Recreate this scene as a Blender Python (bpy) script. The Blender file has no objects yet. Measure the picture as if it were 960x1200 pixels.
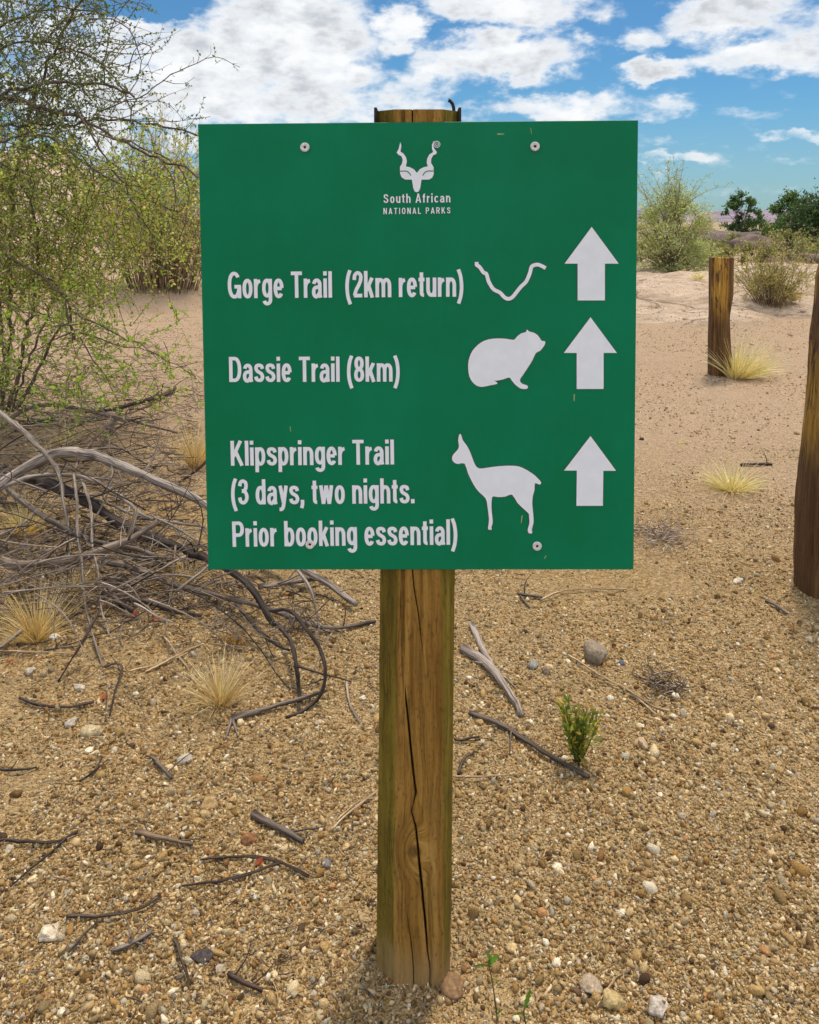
import bpy, bmesh, math, random
import numpy as np
from mathutils import Vector, Matrix, geometry

R = math.radians
scene = bpy.context.scene
COL = scene.collection

# ------------------------------------------------------------------ camera
H = 1.45            # eye height above the gravel
F = 960.0           # focal length in photograph pixels (960 wide)
PITCH = R(3.0)
CY = 310.0          # picture row of the lens axis (lens shift)
cam = bpy.data.cameras.new('camera')
cam.sensor_fit = 'HORIZONTAL'; cam.sensor_width = 36.0; cam.lens = 36.0
cam.shift_y = -(600.0 - CY) / 960.0
cam.clip_start = 0.05; cam.clip_end = 6000
camo = bpy.data.objects.new('camera', cam); COL.objects.link(camo)
camo.location = (0, 0, H); camo.rotation_euler = (R(90) - PITCH, 0, 0)
scene.camera = camo

# ------------------------------------------------------------------ light and exposure
SUN_EL, SUN_AZ = 67.0, 26.0      # azimuth from +Y clockwise: ahead and to the right, high, through thin cloud
scene.view_settings.view_transform = 'Standard'; scene.view_settings.look = 'None'
scene.view_settings.exposure = 0.82; scene.view_settings.gamma = 1
scene.view_settings.use_curve_mapping = False
sun = bpy.data.lights.new('sun', 'SUN'); sun.energy = 2.2; sun.angle = R(10); sun.color = (1, .91, .76)
suno = bpy.data.objects.new('sun', sun); COL.objects.link(suno)
suno.rotation_euler = (R(90 - SUN_EL), 0, R(180 - SUN_AZ))


class NT:
    """short hand for building node trees"""
    def __init__(s, tree): s.t = tree; s.t.nodes.clear()
    def n(s, typ, **kw):
        nd = s.t.nodes.new(typ)
        for k, v in kw.items():
            if k == 'ins':
                for i, x in v.items():
                    if x is None: continue
                    if isinstance(x, bpy.types.NodeSocket): s.t.links.new(x, nd.inputs[i])
                    else: nd.inputs[i].default_value = x
            else: setattr(nd, k, v)
        return nd
    def math(s, op, a, b=0.0, c=None, clamp=False):
        d = {0: a, 1: b}
        if c is not None: d[2] = c
        return s.n('ShaderNodeMath', operation=op, use_clamp=clamp, ins=d).outputs[0]
    def vmath(s, op, a, b=(0, 0, 0)):
        nd = s.n('ShaderNodeVectorMath', operation=op, ins={0: a, 1: b})
        return nd.outputs['Value'] if op == 'LENGTH' else nd.outputs[0]
    def mix(s, f, a, b, blend='MIX'):
        nd = s.n('ShaderNodeMix', data_type='RGBA', blend_type=blend, clamp_factor=True)
        for i, x in ((0, f), (6, a), (7, b)):
            if isinstance(x, bpy.types.NodeSocket): s.t.links.new(x, nd.inputs[i])
            else: nd.inputs[i].default_value = (*x, 1) if isinstance(x, tuple) and len(x) == 3 else x
        return nd.outputs[2]
    def noise(s, vec, scale, detail=4, rough=.55, dist=0.0, out=0):
        return s.n('ShaderNodeTexNoise', ins={'Vector': vec, 'Scale': scale, 'Detail': detail, 'Roughness': rough, 'Distortion': dist}).outputs[out]
    def ramp(s, f, stops, interp='LINEAR'):
        nd = s.n('ShaderNodeValToRGB', ins={0: f}); r = nd.color_ramp; r.interpolation = interp
        while len(r.elements) < len(stops): r.elements.new(.5)
        for e, (p, c) in zip(r.elements, stops):
            e.position = p; e.color = (*c, 1) if isinstance(c, tuple) else (c, c, c, 1)
        return nd.outputs[0]
    def mapr(s, v, a, b, c=0.0, d=1.0, smooth=True):
        return s.n('ShaderNodeMapRange', interpolation_type='SMOOTHSTEP' if smooth else 'LINEAR',
                   ins={0: v, 1: a, 2: b, 3: c, 4: d}).outputs[0]


# ------------------------------------------------------------------ sky with clouds (by direction: azimuth and height above the horizon)
def px_dir(px, py):
    x, z, y = (px - 480) / F, -(py - CY) / F, 1.0
    c, s_ = math.cos(PITCH), math.sin(PITCH)
    return x, y * c + z * s_, z * c - y * s_


world = bpy.data.worlds.new('World'); scene.world = world; world.use_nodes = True
T = NT(world.node_tree)
sky = T.n('ShaderNodeTexSky', sky_type='NISHITA', sun_disc=False, sun_elevation=R(SUN_EL), sun_rotation=R(SUN_AZ),
          air_density=1.0, dust_density=.35, ozone_density=2.2)
gen = T.n('ShaderNodeTexCoord').outputs['Generated']
sep = T.n('ShaderNodeSeparateXYZ', ins={0: gen})
az = T.math('MULTIPLY', T.math('ARCTAN2', sep.outputs[0], sep.outputs[1]), 57.2958)
el = T.math('MULTIPLY', T.math('ARCSINE', sep.outputs[2]), 57.2958)
AE = T.n('ShaderNodeCombineXYZ', ins={0: az, 1: el, 2: 0.0}).outputs[0]
# cloud masses: (px, py, half width, half height, strength) as they stand in this sky
BL = [(345, 45, 105, 85, 1.0), (255, 70, 95, 55, 1.0), (215, 115, 130, 45, .85), (330, 125, 150, 35, .8), (160, 60, 70, 50, .75), (395, 95, 70, 40, .8),
      (100, 110, 110, 90, .75), (40, 30, 90, 40, .6), (470, 32, 42, 24, .85), (545, 12, 55, 22, .8), (620, 8, 95, 24, .9), (600, 62, 95, 32, .95), (520, 75, 65, 25, .75),
      (470, 100, 70, 26, .6), (480, 128, 110, 20, .6), (660, 122, 95, 20, .75), (765, 132, 60, 14, .55), (765, 84, 52, 19, .9), (745, 45, 38, 18, .6),
      (855, 12, 85, 26, .9), (900, 62, 105, 24, .8), (950, 30, 60, 22, .65), (835, 42, 45, 14, .5), (930, 160, 46, 8, .6), (790, 188, 60, 9, .62), (870, 135, 60, 8, .3),
      (700, 170, 120, 12, .4), (290, 170, 200, 28, .6), (120, 190, 130, 30, .5), (900, 195, 80, 6, .3), (160, 8, 46, 12, -.8)]
w1 = T.noise(T.vmath('MULTIPLY', AE, (.16, .26, 1)), 1.0, 5, .6, 0, 1)
w2 = T.noise(T.vmath('MULTIPLY', AE, (.55, .9, 1)), 1.0, 6, .62, 0, 1)
warp = T.vmath('ADD', T.vmath('MULTIPLY', T.vmath('SUBTRACT', w1, (.5, .5, .5)), (5.0, 3.2, 0)),
               T.vmath('MULTIPLY', T.vmath('SUBTRACT', w2, (.5, .5, .5)), (3.0, 2.0, 0)))
WAE = T.vmath('ADD', AE, warp)


def cloud_density(vec):
    acc = None
    for (px, py, rx, ry, st) in BL:
        x, y, z = px_dir(px, py)
        a0 = math.degrees(math.atan2(x, y)); e0 = math.degrees(math.asin(z / math.sqrt(x * x + y * y + z * z)))
        k = 57.3 / F
        d = T.vmath('LENGTH', T.vmath('MULTIPLY', T.vmath('SUBTRACT', vec, (a0, e0, 0)), (1 / (rx * k * 1.25), 1 / (ry * k * 1.3), 0)))
        v = T.mapr(d, 0.25, 1.15, abs(st), 0.0)
        if acc is None: acc = v
        elif st < 0: acc = T.math('SUBTRACT', acc, v)
        else: acc = T.math('SMOOTH_MAX', acc, v, .25)
    return acc


dens = cloud_density(WAE)
detail = T.noise(T.vmath('MULTIPLY', AE, (.42, .80, 1)), 1.0, 6, .55)
fine = T.noise(T.vmath('MULTIPLY', AE, (1.5, 2.6, 1)), 1.0, 6, .6)
# the rest of the sky, outside the picture: broken cloud
over = T.noise(T.vmath('MULTIPLY', gen, (1, 1, 2.2)), 3.2, 6, .6)
overd = T.math('MULTIPLY', T.mapr(over, .45, .62), T.mapr(el, 14, 22))
behind = T.math('MULTIPLY', T.mapr(over, .45, .62), T.mapr(T.math('ABSOLUTE', az), 32, 45))
dens = T.math('MAXIMUM', T.math('MULTIPLY', dens, T.mapr(el, 24, 16)), T.math('MULTIPLY', T.math('MAXIMUM', overd, behind), .9))
cov = T.math('ADD', dens, T.math('MULTIPLY', T.math('SUBTRACT', detail, .5), 1.25))
cov = T.math('ADD', cov, T.math('MULTIPLY', T.math('SUBTRACT', fine, .5), .22))
alpha = T.mapr(cov, .24, .86)
thick = T.mapr(T.math('ADD', cov, T.math('MULTIPLY', T.math('SUBTRACT', fine, .5), .18)), .55, 1.15)
base_shade = T.noise(T.vmath('MULTIPLY', AE, (.22, .42, 1)), 1.0, 5, .55)
grey = T.math('MULTIPLY', thick, T.mapr(base_shade, .38, .60))
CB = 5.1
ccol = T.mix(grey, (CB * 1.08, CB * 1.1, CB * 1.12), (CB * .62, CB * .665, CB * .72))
skyc = T.mix(1.0, sky.outputs[0], (.23, .42, .53), 'MULTIPLY')
skyc = T.mix(T.mapr(el, 9, 0, 0, .35), skyc, (2.25, 2.7, 3.2))
col = T.mix(T.math('MULTIPLY', alpha, T.mapr(el, -.5, 2.5, .25, 1)), skyc, ccol)
# extra bright cloud added behind the camera, out of view, to light the sign's face
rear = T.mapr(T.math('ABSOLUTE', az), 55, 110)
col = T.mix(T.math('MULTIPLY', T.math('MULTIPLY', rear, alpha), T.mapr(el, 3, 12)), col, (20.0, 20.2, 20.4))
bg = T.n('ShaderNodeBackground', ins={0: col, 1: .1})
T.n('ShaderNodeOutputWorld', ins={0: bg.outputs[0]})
world.cycles.sampling_method = 'MANUAL'; world.cycles.sample_map_resolution = 512

# ------------------------------------------------------------------ numbers
rng = np.random.default_rng(7)
random.seed(7)


def _hash(ix, iy, seed):
    n = (ix.astype(np.int64) * 374761393 + iy.astype(np.int64) * 668265263 + seed * 1442695041) & 0x7fffffff
    n = ((n ^ (n >> 13)) * 1274126177) & 0x7fffffff
    return ((n ^ (n >> 16)) & 0xffff) / 65535.0


def vnoise(x, y, seed=0):
    x = np.asarray(x, float); y = np.asarray(y, float)
    ix, iy = np.floor(x), np.floor(y); fx, fy = x - ix, y - iy
    fx = fx * fx * (3 - 2 * fx); fy = fy * fy * (3 - 2 * fy)
    a, b = _hash(ix, iy, seed), _hash(ix + 1, iy, seed); c, d = _hash(ix, iy + 1, seed), _hash(ix + 1, iy + 1, seed)
    return (a * (1 - fx) + b * fx) * (1 - fy) + (c * (1 - fx) + d * fx) * fy - .5


def fbm(x, y, seed=0, oct=4):
    s, a = 0, 1.0
    for k in range(oct):
        s = s + a * vnoise(x * 2 ** k, y * 2 ** k, seed + k); a *= .5
    return s


def sstep(a, b, v):
    t = np.clip((v - a) / (b - a), 0, 1); return t * t * (3 - 2 * t)


def dome(x, y, cx, cy, rx, ry, p=2.0):
    d = ((x - cx) / rx) ** 2 + ((y - cy) / ry) ** 2
    return np.clip(1 - d, 0, 1) ** (1 / p)


def rock_mask(x, y):
    w = 2.2 * fbm(x * .45, y * .35, 60, 4)
    m = dome(x + w, y + w, 5.6, 15.8, 3.6, 4.6, 2.5)
    m = np.maximum(m, dome(x + w, y, 9.4, 14.6, 3.2, 3.4, 2.5))
    return m


def g(x, y):
    """height of the ground"""
    x = np.asarray(x, float); y = np.asarray(y, float)
    z = .03 * fbm(x * .7, y * .7, 3, 3) + .016 * fbm(x * 3.1, y * 3.1, 5, 2) + .014 * fbm(x * 8.3, y * 8.3, 6, 2) * sstep(14, 6, y)
    z = z + .55 * fbm(x * .07, y * .05, 9, 3) * sstep(18, 60, y)
    m = rock_mask(x, y)
    z = z + m * (.12 + .26 * sstep(12, 18, y) + .24 * fbm(x * .9, y * .6, 21, 6))
    z = z + .28 * dome(x, y, 8.0, 16.2, 1.6, 1.6, 1.2)               # sand heaped at the broom bush
    z = z + .35 * dome(x, y, -5.5, 15.5, 3.5, 3.0, 1.3)              # bank under the rushy bush on the left
    hill = np.exp(-((x + 11.3) / 3.4) ** 2 - ((y - 27) / 5.0) ** 2)
    hill = hill + .8 * np.exp(-((x + 17.5) / 5) ** 2 - ((y - 28) / 6.0) ** 2)
    z = z + 3.1 * hill * (1 + .25 * fbm(x * .35, y * .35, 33, 4))
    return z


def ray(px, py):
    x, y, z = px_dir(px, py)
    return np.array([x, y, z])


def P(px, py, h=0.0):
    """the point h above the ground that shows at this place in the picture"""
    d = ray(px, py); t = (H - h) / max(-d[2], 1e-4)
    for _ in range(12):
        q = d * t; t = (H - h - float(g(q[0], q[1]))) / max(-d[2], 1e-4)
    q = d * t
    return np.array([q[0], q[1], H + q[2]])


def Pd(px, py, dist):
    d = ray(px, py); q = d / d[1] * dist
    return np.array([q[0], q[1], H + q[2]])


def on_ground(x, y, dz=0.0): return np.array([x, y, float(g(x, y)) + dz])


# ------------------------------------------------------------------ tags and mesh building
def tag(o, label=None, cat=None, group=None, kind=None):
    if label: o['label'] = label
    if cat: o['category'] = cat
    if group: o['group'] = group
    if kind: o['kind'] = kind
    return o


def empty(name, loc, label, cat, group=None):
    o = bpy.data.objects.new(name, None); COL.objects.link(o); o.location = loc
    o.empty_display_size = .1
    return tag(o, label, cat, group)


class MB:
    def __init__(s): s.v = []; s.f = []; s.mi = []; s.c = []; s.tc = []; s.n = 0
    def add(s, v, f, mat=0, tint=(1, 1, 1), tc=None):
        v = np.asarray(v, float).reshape(-1, 3); f = np.asarray(f, int)
        s.v.append(v); s.f.append(f + s.n); s.mi.append(np.full(len(f), mat)); s.n += len(v)
        t = np.asarray(tint, float)
        s.c.append(np.broadcast_to(t, (len(v), 3)) if t.ndim == 1 else t)
        s.tc.append(v if tc is None else tc)
    def tube(s, pts, rad, sides=5, mat=0, tint=(1, 1, 1), cap=True, jit=0.0):
        p = np.asarray(pts, float); n = len(p); rad = np.broadcast_to(np.asarray(rad, float), (n,))
        d = np.gradient(p, axis=0); d /= np.linalg.norm(d, axis=1, keepdims=True) + 1e-9
        u = np.cross(d[0], (.31, .17, .93)); u /= np.linalg.norm(u) + 1e-9
        a = np.arange(sides) * 2 * math.pi / sides; V = []; TC = []; L = 0
        for i in range(n):
            u = u - d[i] * u.dot(d[i]); u /= np.linalg.norm(u) + 1e-9; w = np.cross(d[i], u)
            if i: L += np.linalg.norm(p[i] - p[i - 1])
            rr = rad[i] * (1 + (jit * (rng.random(sides) - .5) if jit else 0)) * np.ones(sides)
            V.append(p[i] + (np.cos(a) * rr)[:, None] * u + (np.sin(a) * rr)[:, None] * w)
            TC.append(np.stack([np.cos(a) * rad[0], np.sin(a) * rad[0], np.full(sides, L)], 1))
        i = np.arange(n - 1)[:, None] * sides; k = np.arange(sides)[None]; k2 = (k + 1) % sides
        q = np.stack([i + k, i + k2, i + sides + k2, i + sides + k], -1).reshape(-1, 4)
        s.add(np.concatenate(V), q, mat, tint, np.concatenate(TC))
        if cap and sides >= 4:
            b = s.n - n * sides
            for base, rev in ((b, True), (b + (n - 1) * sides, False)):
                idx = [base + j for j in range(sides)]
                if rev: idx = idx[::-1]
                s.f.append(np.array([idx])); s.mi.append(np.array([mat]))
    def build(s, name, mats, parent=None, smooth=True, loc=None, mw=None):
        me = bpy.data.meshes.new(name)
        V = np.concatenate(s.v); org = np.zeros(3) if loc is None else np.asarray(loc, float)
        V = V - org
        me.vertices.add(len(V)); me.vertices.foreach_set('co', V.astype(np.float32).ravel())
        cnt = np.concatenate([np.full(len(f), f.shape[1]) for f in s.f]); fl = np.concatenate([f.ravel() for f in s.f])
        me.loops.add(len(fl)); me.loops.foreach_set('vertex_index', fl.astype(np.int32))
        me.polygons.add(len(cnt)); me.polygons.foreach_set('loop_start', np.concatenate([[0], np.cumsum(cnt)[:-1]]).astype(np.int32))
        me.polygons.foreach_set('material_index', np.concatenate(s.mi).astype(np.int32))
        me.update(calc_edges=True); me.validate()
        if smooth: me.polygons.foreach_set('use_smooth', np.ones(len(me.polygons), bool))
        a = me.attributes.new('tint', 'FLOAT_COLOR', 'POINT')
        a.data.foreach_set('color', np.concatenate([np.concatenate(s.c), np.ones((s.n, 1))], 1).astype(np.float32).ravel())
        a = me.attributes.new('tc', 'FLOAT_VECTOR', 'POINT'); a.data.foreach_set('vector', np.concatenate(s.tc).astype(np.float32).ravel())
        for m in (mats if isinstance(mats, (list, tuple)) else [mats]): me.materials.append(m)
        o = bpy.data.objects.new(name, me); COL.objects.link(o)
        o.location = org
        if parent is not None:
            o.parent = parent
            o.location = Vector(org) - parent.location if parent.type == 'EMPTY' and parent.parent is None else o.location
        return o


# ------------------------------------------------------------------ materials
def mat(name, fn, **kw):
    m = bpy.data.materials.new(name); m.use_nodes = True; t = NT(m.node_tree)
    out = t.n('ShaderNodeOutputMaterial'); sh = fn(t, **kw); t.t.links.new(sh, out.inputs[0]); return m


def attr(t, name, vec=False):
    nd = t.n('ShaderNodeAttribute', attribute_name=name); return nd.outputs[1] if vec else nd.outputs[0]


def princ(t, col, rough=.85, spec=.25, normal=None, **kw):
    ins = {'Base Color': (*col, 1) if isinstance(col, tuple) else col, 'Roughness': rough, 'Specular IOR Level': spec}
    ins.update(kw)
    if normal is not None: ins['Normal'] = normal
    return t.n('ShaderNodeBsdfPrincipled', ins=ins).outputs[0]


def bump(t, h, dist, strength=1.0, normal=None):
    return t.n('ShaderNodeBump', ins={'Height': h, 'Distance': dist, 'Strength': strength, 'Normal': normal}).outputs[0]


def m_ground(t):
    co = t.n('ShaderNodeNewGeometry').outputs['Position']
    rock = attr(t, 'tint'); rk = t.n('ShaderNodeSeparateColor', ins={0: rock})
    big = t.noise(co, .55, 5, .6); mid = t.noise(co, 5, 5, .6); fine = t.noise(co, 90, 4, .7)
    v = t.n('ShaderNodeTexVoronoi', feature='F1', ins={'Vector': co, 'Scale': 95.0, 'Randomness': 1.0})
    v2 = t.n('ShaderNodeTexVoronoi', feature='F1', ins={'Vector': co, 'Scale': 38.0, 'Randomness': 1.0})
    c = t.ramp(fine, [(.25, (.085, .045, .016)), (.5, (.34, .21, .088)), (.75, (.62, .43, .21))])
    cell = t.ramp(t.n('ShaderNodeSeparateColor', ins={0: v.outputs['Color']}).outputs[0],
                  [(.0, (.28, .15, .05)), (.3, (.50, .31, .12)), (.7, (.62, .42, .19)), (1, (.78, .60, .35))])
    c = t.mix(.5, c, cell)
    c = t.mix(t.mapr(mid, .35, .7, .0, .55), c, (.38, .25, .115))
    c = t.mix(t.mapr(big, .4, .65, 0, .45), c, (.48, .335, .175))
    far = t.mix(t.mapr(fine, .3, .7), (.36, .23, .135), (.74, .535, .36))
    far = t.mix(t.mapr(mid, .42, .62, 0, .5), far, (.60, .42, .275))
    far = t.mix(t.mapr(t.noise(co, 22, 5, .75), .56, .70, 0, .6), far, (.30, .19, .10))
    c = t.mix(rk.outputs[1], c, far)                         # the trodden sand of the path further on
    rn = t.noise(t.vmath('MULTIPLY', co, (.5, 1.3, 1)), 1.6, 7, .68)
    rc = t.ramp(rn, [(.3, (.33, .235, .16)), (.44, (.54, .40, .28)), (.58, (.70, .53, .385)), (.76, (.74, .52, .33))])
    crk = t.n('ShaderNodeTexVoronoi', feature='DISTANCE_TO_EDGE', ins={'Vector': t.vmath('ADD', co, t.vmath('MULTIPLY', t.noise(co, 1.2, 4, .6, 0, 1), (1.3, 1.3, 0))), 'Scale': .42})
    crack = t.mapr(crk.outputs['Distance'], 0, .012, 1, 0)
    rc = t.mix(t.math('MULTIPLY', crack, .55), rc, (.20, .14, .10))
    rc = t.mix(t.mapr(t.noise(co, 9, 6, .75), .52, .66, 0, .75), rc, (.27, .18, .11))
    rc = t.mix(t.mapr(t.noise(co, 1.4, 6, .7), .5, .64, 0, .7), rc, (.40, .265, .16))
    c = t.mix(rk.outputs[0], c, rc)
    veg = t.mix(t.mapr(t.noise(co, .35, 5, .7), .42, .62), (.30, .22, .13), (.15, .15, .075))
    c = t.mix(t.math('MULTIPLY', rk.outputs[2], .8), c, veg)
    h = t.math('ADD', t.math('MULTIPLY', fine, .35), t.math('ADD', t.math('SUBTRACT', .5, v.outputs['Distance']), t.math('MULTIPLY', t.math('SUBTRACT', .5, v2.outputs['Distance']), 1.3)))
    mb = t.math('ADD', t.noise(co, 14, 6, .7), t.math('MULTIPLY', t.noise(co, 45, 3, .7), .5))
    n0 = bump(t, mb, .045, .8)
    n1 = bump(t, t.math('MULTIPLY', h, t.math('SUBTRACT', 1.0, rk.outputs[0])), .012, .9, n0)
    rn2 = t.noise(co, 13, 6, .75)
    n2 = bump(t, t.math('MULTIPLY', t.math('ADD', t.math('SUBTRACT', rn, crack), t.math('MULTIPLY', rn2, .5)), rk.outputs[0]), .09, .9, n1)
    return princ(t, c, .95, .15, n2)


def m_tinted(t, rough=.9, nscale=60, amt=.5, bd=.003, spec=.2):
    tc = t.n('ShaderNodeTexCoord').outputs['Object']
    n = t.noise(tc, nscale, 4, .65)
    c = t.mix(1.0, attr(t, 'tint'), t.ramp(n, [(.25, 1 - amt), (.75, 1 + amt * .35)]), 'MULTIPLY')
    return princ(t, c, rough, spec, bump(t, n, bd, .6))


def m_wood_grey(t, dark=(.055, .040, .030), light=(.42, .345, .28), cracks=.75):
    tc = attr(t, 'tc', True)
    n = t.noise(t.vmath('MULTIPLY', tc, (130, 130, 5)), 1, 5, .65); b = t.noise(t.vmath('MULTIPLY', tc, (30, 30, 7)), 1, 3)
    c = t.mix(t.mapr(n, .3, .68), dark, light)
    c = t.mix(t.mapr(b, .5, .68, 0, cracks), c, dark)
    c = t.mix(1.0, c, attr(t, 'tint'), 'MULTIPLY')
    return princ(t, c, .85, .2, bump(t, t.math('ADD', n, t.math('MULTIPLY', b, -1.0)), .006, 1.0))


def m_leaf(t, trans=.48):
    c = attr(t, 'tint')
    d = princ(t, c, .55, .3)
    tr = t.n('ShaderNodeBsdfTranslucent', ins={0: t.mix(1.0, c, (1.35, 1.3, .7), 'MULTIPLY')}).outputs[0]
    return t.n('ShaderNodeMixShader', ins={0: trans, 1: d, 2: tr}).outputs[0]


def m_post(t):
    co = t.n('ShaderNodeTexCoord').outputs['Object']
    w = t.noise(t.vmath('MULTIPLY', co, (9, 9, 3.5)), 1, 3, .5, 0, 1)
    cw = t.vmath('ADD', co, t.vmath('MULTIPLY', t.vmath('SUBTRACT', w, (.5, .5, .5)), (.035, .035, 0)))
    kd = t.vmath('LENGTH', t.vmath('MULTIPLY', t.vmath('SUBTRACT', co, KNOT), (1, 0, .62)))
    kf = t.mapr(kd, .045, .0)
    cw = t.vmath('ADD', cw, t.n('ShaderNodeCombineXYZ', ins={0: t.math('MULTIPLY', kf, .045), 1: 0.0, 2: 0.0}).outputs[0])
    g1 = t.noise(t.vmath('MULTIPLY', cw, (75, 75, 2.2)), 1, 4, .6)
    g2 = t.noise(t.vmath('MULTIPLY', cw, (260, 260, 7)), 1, 3, .6)
    blot = t.noise(t.vmath('MULTIPLY', co, (16, 16, 7)), 1, 5, .65)
    speck = t.noise(t.vmath('MULTIPLY', co, (220, 220, 90)), 1, 2, .5)
    c = t.ramp(g1, [(.25, (.13, .058, .011)), (.42, (.27, .135, .025)), (.58, (.385, .205, .043)), (.75, (.47, .275, .075))])
    c = t.mix(t.mapr(g2, .54, .68, 0, .7), c, (.13, .065, .016))
    c = t.mix(t.mapr(kd, .012, .004, 0, .75), c, (.09, .04, .012))
    c = t.mix(t.mapr(blot, .5, .72, 0, .5), c, (.13, .075, .022))
    c = t.mix(t.mapr(speck, .56, .72, 0, .45), c, (.06, .035, .012))
    c = t.mix(1.0, c, attr(t, 'tint'), 'MULTIPLY')
    sz = t.n('ShaderNodeSeparateXYZ', ins={0: co}).outputs[2]
    c = t.mix(t.math('MULTIPLY', t.mapr(t.math('ADD', sz, t.math('MULTIPLY', t.math('SUBTRACT', blot, .5), .25)), .10, .0), .6), c, (.36, .23, .10))
    hh = t.math('ADD', t.math('MULTIPLY', g1, .5), t.math('MULTIPLY', g2, -.7))
    return princ(t, c, .8, .2, bump(t, hh, .007, 1.0))


def m_oldpost(t, xw=9.0):
    co = t.n('ShaderNodeTexCoord').outputs['Object']
    g1 = t.noise(t.vmath('MULTIPLY', co, (34, 34, 1.6)), 1, 5, .65, .6)
    g2 = t.noise(t.vmath('MULTIPLY', co, (19, 19, 4.2)), 1, 6, .7, .6)
    g3 = t.noise(t.vmath('MULTIPLY', co, (120, 120, 3)), 1, 4, .65)
    sp = t.n('ShaderNodeSeparateXYZ', ins={0: co})
    dark = t.ramp(g1, [(.3, (.045, .02, .008)), (.55, (.15, .072, .025)), (.75, (.33, .175, .06))])
    gold = t.ramp(g1, [(.3, (.10, .045, .01)), (.5, (.46, .24, .035)), (.7, (.66, .40, .08))])
    dark = t.mix(t.mapr(g3, .5, .68, 0, .8), dark, (.03, .014, .006)); gold = t.mix(t.mapr(g3, .52, .66, 0, .8), gold, (.10, .045, .012))
    f = t.math('MULTIPLY', t.mapr(g2, .38, .50), t.mapr(sp.outputs[2], .45, .72))
    f = t.math('MULTIPLY', f, t.mapr(t.math('ABSOLUTE', t.math('ADD', sp.outputs[0], t.math('MULTIPLY', t.math('SUBTRACT', g2, .5), .12))), xw, xw * .55))
    c = t.mix(f, dark, gold)
    c = t.mix(1.0, c, attr(t, 'tint'), 'MULTIPLY')
    return princ(t, c, .75, .25, bump(t, t.math('ADD', g1, t.math('MULTIPLY', g3, -.5)), .014, 1.0))


def m_green(t):
    co = t.n('ShaderNodeTexCoord').outputs['Object']
    n = t.noise(co, 4.5, 5, .6); d = t.noise(co, 170, 3, .6); v = t.noise(t.vmath('MULTIPLY', co, (40, 40, 3)), 1, 4, .6)
    c = t.mix(t.mapr(n, .3, .7), (.0006, .170, .070), (.0008, .200, .090))
    c = t.mix(t.mapr(d, .66, .8, 0, .12), c, (.03, .24, .11))
    c = t.mix(t.mapr(v, .55, .8, 0, .25), c, (.001, .225, .105))
    return princ(t, c, t.mapr(n, .2, .8, .34, .44), .15, bump(t, n, .0015, .12))


def m_plain(t, col, rough=.5, spec=.4, metal=0.0, n=.12, sc=40):
    co = t.n('ShaderNodeTexCoord').outputs['Object']
    c = t.mix(t.mapr(t.noise(co, sc, 4, .6), .35, .75, 0, 1), tuple(x * (1 - n) for x in col), tuple(min(1, x * (1 + n * .4)) for x in col))
    return princ(t, c, rough, spec, Metallic=metal)


KNOT = (.0, .0, .27)
M = {}
M['ground'] = mat('gravelly_ground', m_ground)
M['pebble'] = mat('granite_pebble', m_tinted, rough=.95, nscale=330, amt=.55, bd=.005, spec=.1)
M['stone'] = mat('field_stone', m_tinted, rough=.9, nscale=110, amt=.55, bd=.008)
M['grey'] = mat('weathered_wood', m_wood_grey)
M['dark'] = mat('dark_bark', m_wood_grey, dark=(.012, .008, .006), light=(.10, .076, .062), cracks=.85)
M['twig'] = mat('live_bark', m_wood_grey, dark=(.045, .030, .022), light=(.22, .165, .125), cracks=.4)
M['leaf'] = mat('leaf', m_leaf)
M['straw'] = mat('dry_grass', m_leaf, trans=.25)
M['post'] = mat('treated_pole', m_post)
M['oldpost'] = mat('old_post_wood', m_oldpost)
M['patchpost'] = mat('old_post_wood_patchy', m_oldpost, xw=.085)
M['green'] = mat('sign_green_paint', m_green)
M['white'] = mat('sign_white_vinyl', m_plain, col=(.85, .87, .93), rough=.55, spec=.2, n=.04)
M['edge'] = mat('lettering_edge', m_plain, col=(.055, .07, .06), rough=.6)
M['gap'] = mat('crack_shadow', m_plain, col=(.03, .016, .006), rough=1.0, spec=.0)
M['rim'] = mat('board_edge', m_plain, col=(.02, .10, .055), rough=.5)
M['screw'] = mat('screw_washer', m_plain, col=(.76, .72, .70), rough=.45, n=.2, sc=300)
M['rust'] = mat('dark_rusty_steel', m_plain, col=(.045, .032, .028), rough=.6, metal=.4, n=.5, sc=120)
M['fleck'] = mat('fleck', m_plain, col=(.42, .42, .22), rough=.8)
M['hill'] = mat('far_hill', m_tinted, rough=1, nscale=.02, amt=.35, bd=2.0, spec=0)

# ------------------------------------------------------------------ ground and hills
def ground():
    ys = np.concatenate([np.linspace(-25, .6, 14), np.geomspace(.7, 60, 520), np.geomspace(62, 2600, 60)])
    t = np.linspace(-1, 1, 341)
    t = np.sign(t) * np.abs(t) ** 1.15
    X = t[None] * (np.abs(ys)[:, None] * 1.05 + 3.0 + 20 * (ys[:, None] < .6)); Y = np.broadcast_to(ys[:, None], X.shape)
    Z = g(X, Y); n, m = X.shape
    V = np.stack([X, Y, Z], -1).reshape(-1, 3)
    i = np.arange(n - 1)[:, None] * m + np.arange(m - 1)[None]
    f = np.stack([i, i + 1, i + m + 1, i + m], -1).reshape(-1, 4)
    rk = sstep(.05, .5, rock_mask(X, Y))
    hz = np.exp(-((X + 13) / 8) ** 2 - ((Y - 27) / 7) ** 2); rk = np.maximum(rk, sstep(.25, .6, hz) * .75)
    sand = sstep(3.2, 7.5, Y + 1.2 * (X > 1) + 1.6 * fbm(X * .8, Y * .5, 44, 3)) * .9
    veg = sstep(24, 45, Y) * .8
    c = np.stack([rk, sand, veg], -1).reshape(-1, 3)
    b = MB(); b.add(V, f, 0, c)
    return tag(b.build('ground', M['ground']), kind='structure')


ground()


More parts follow.
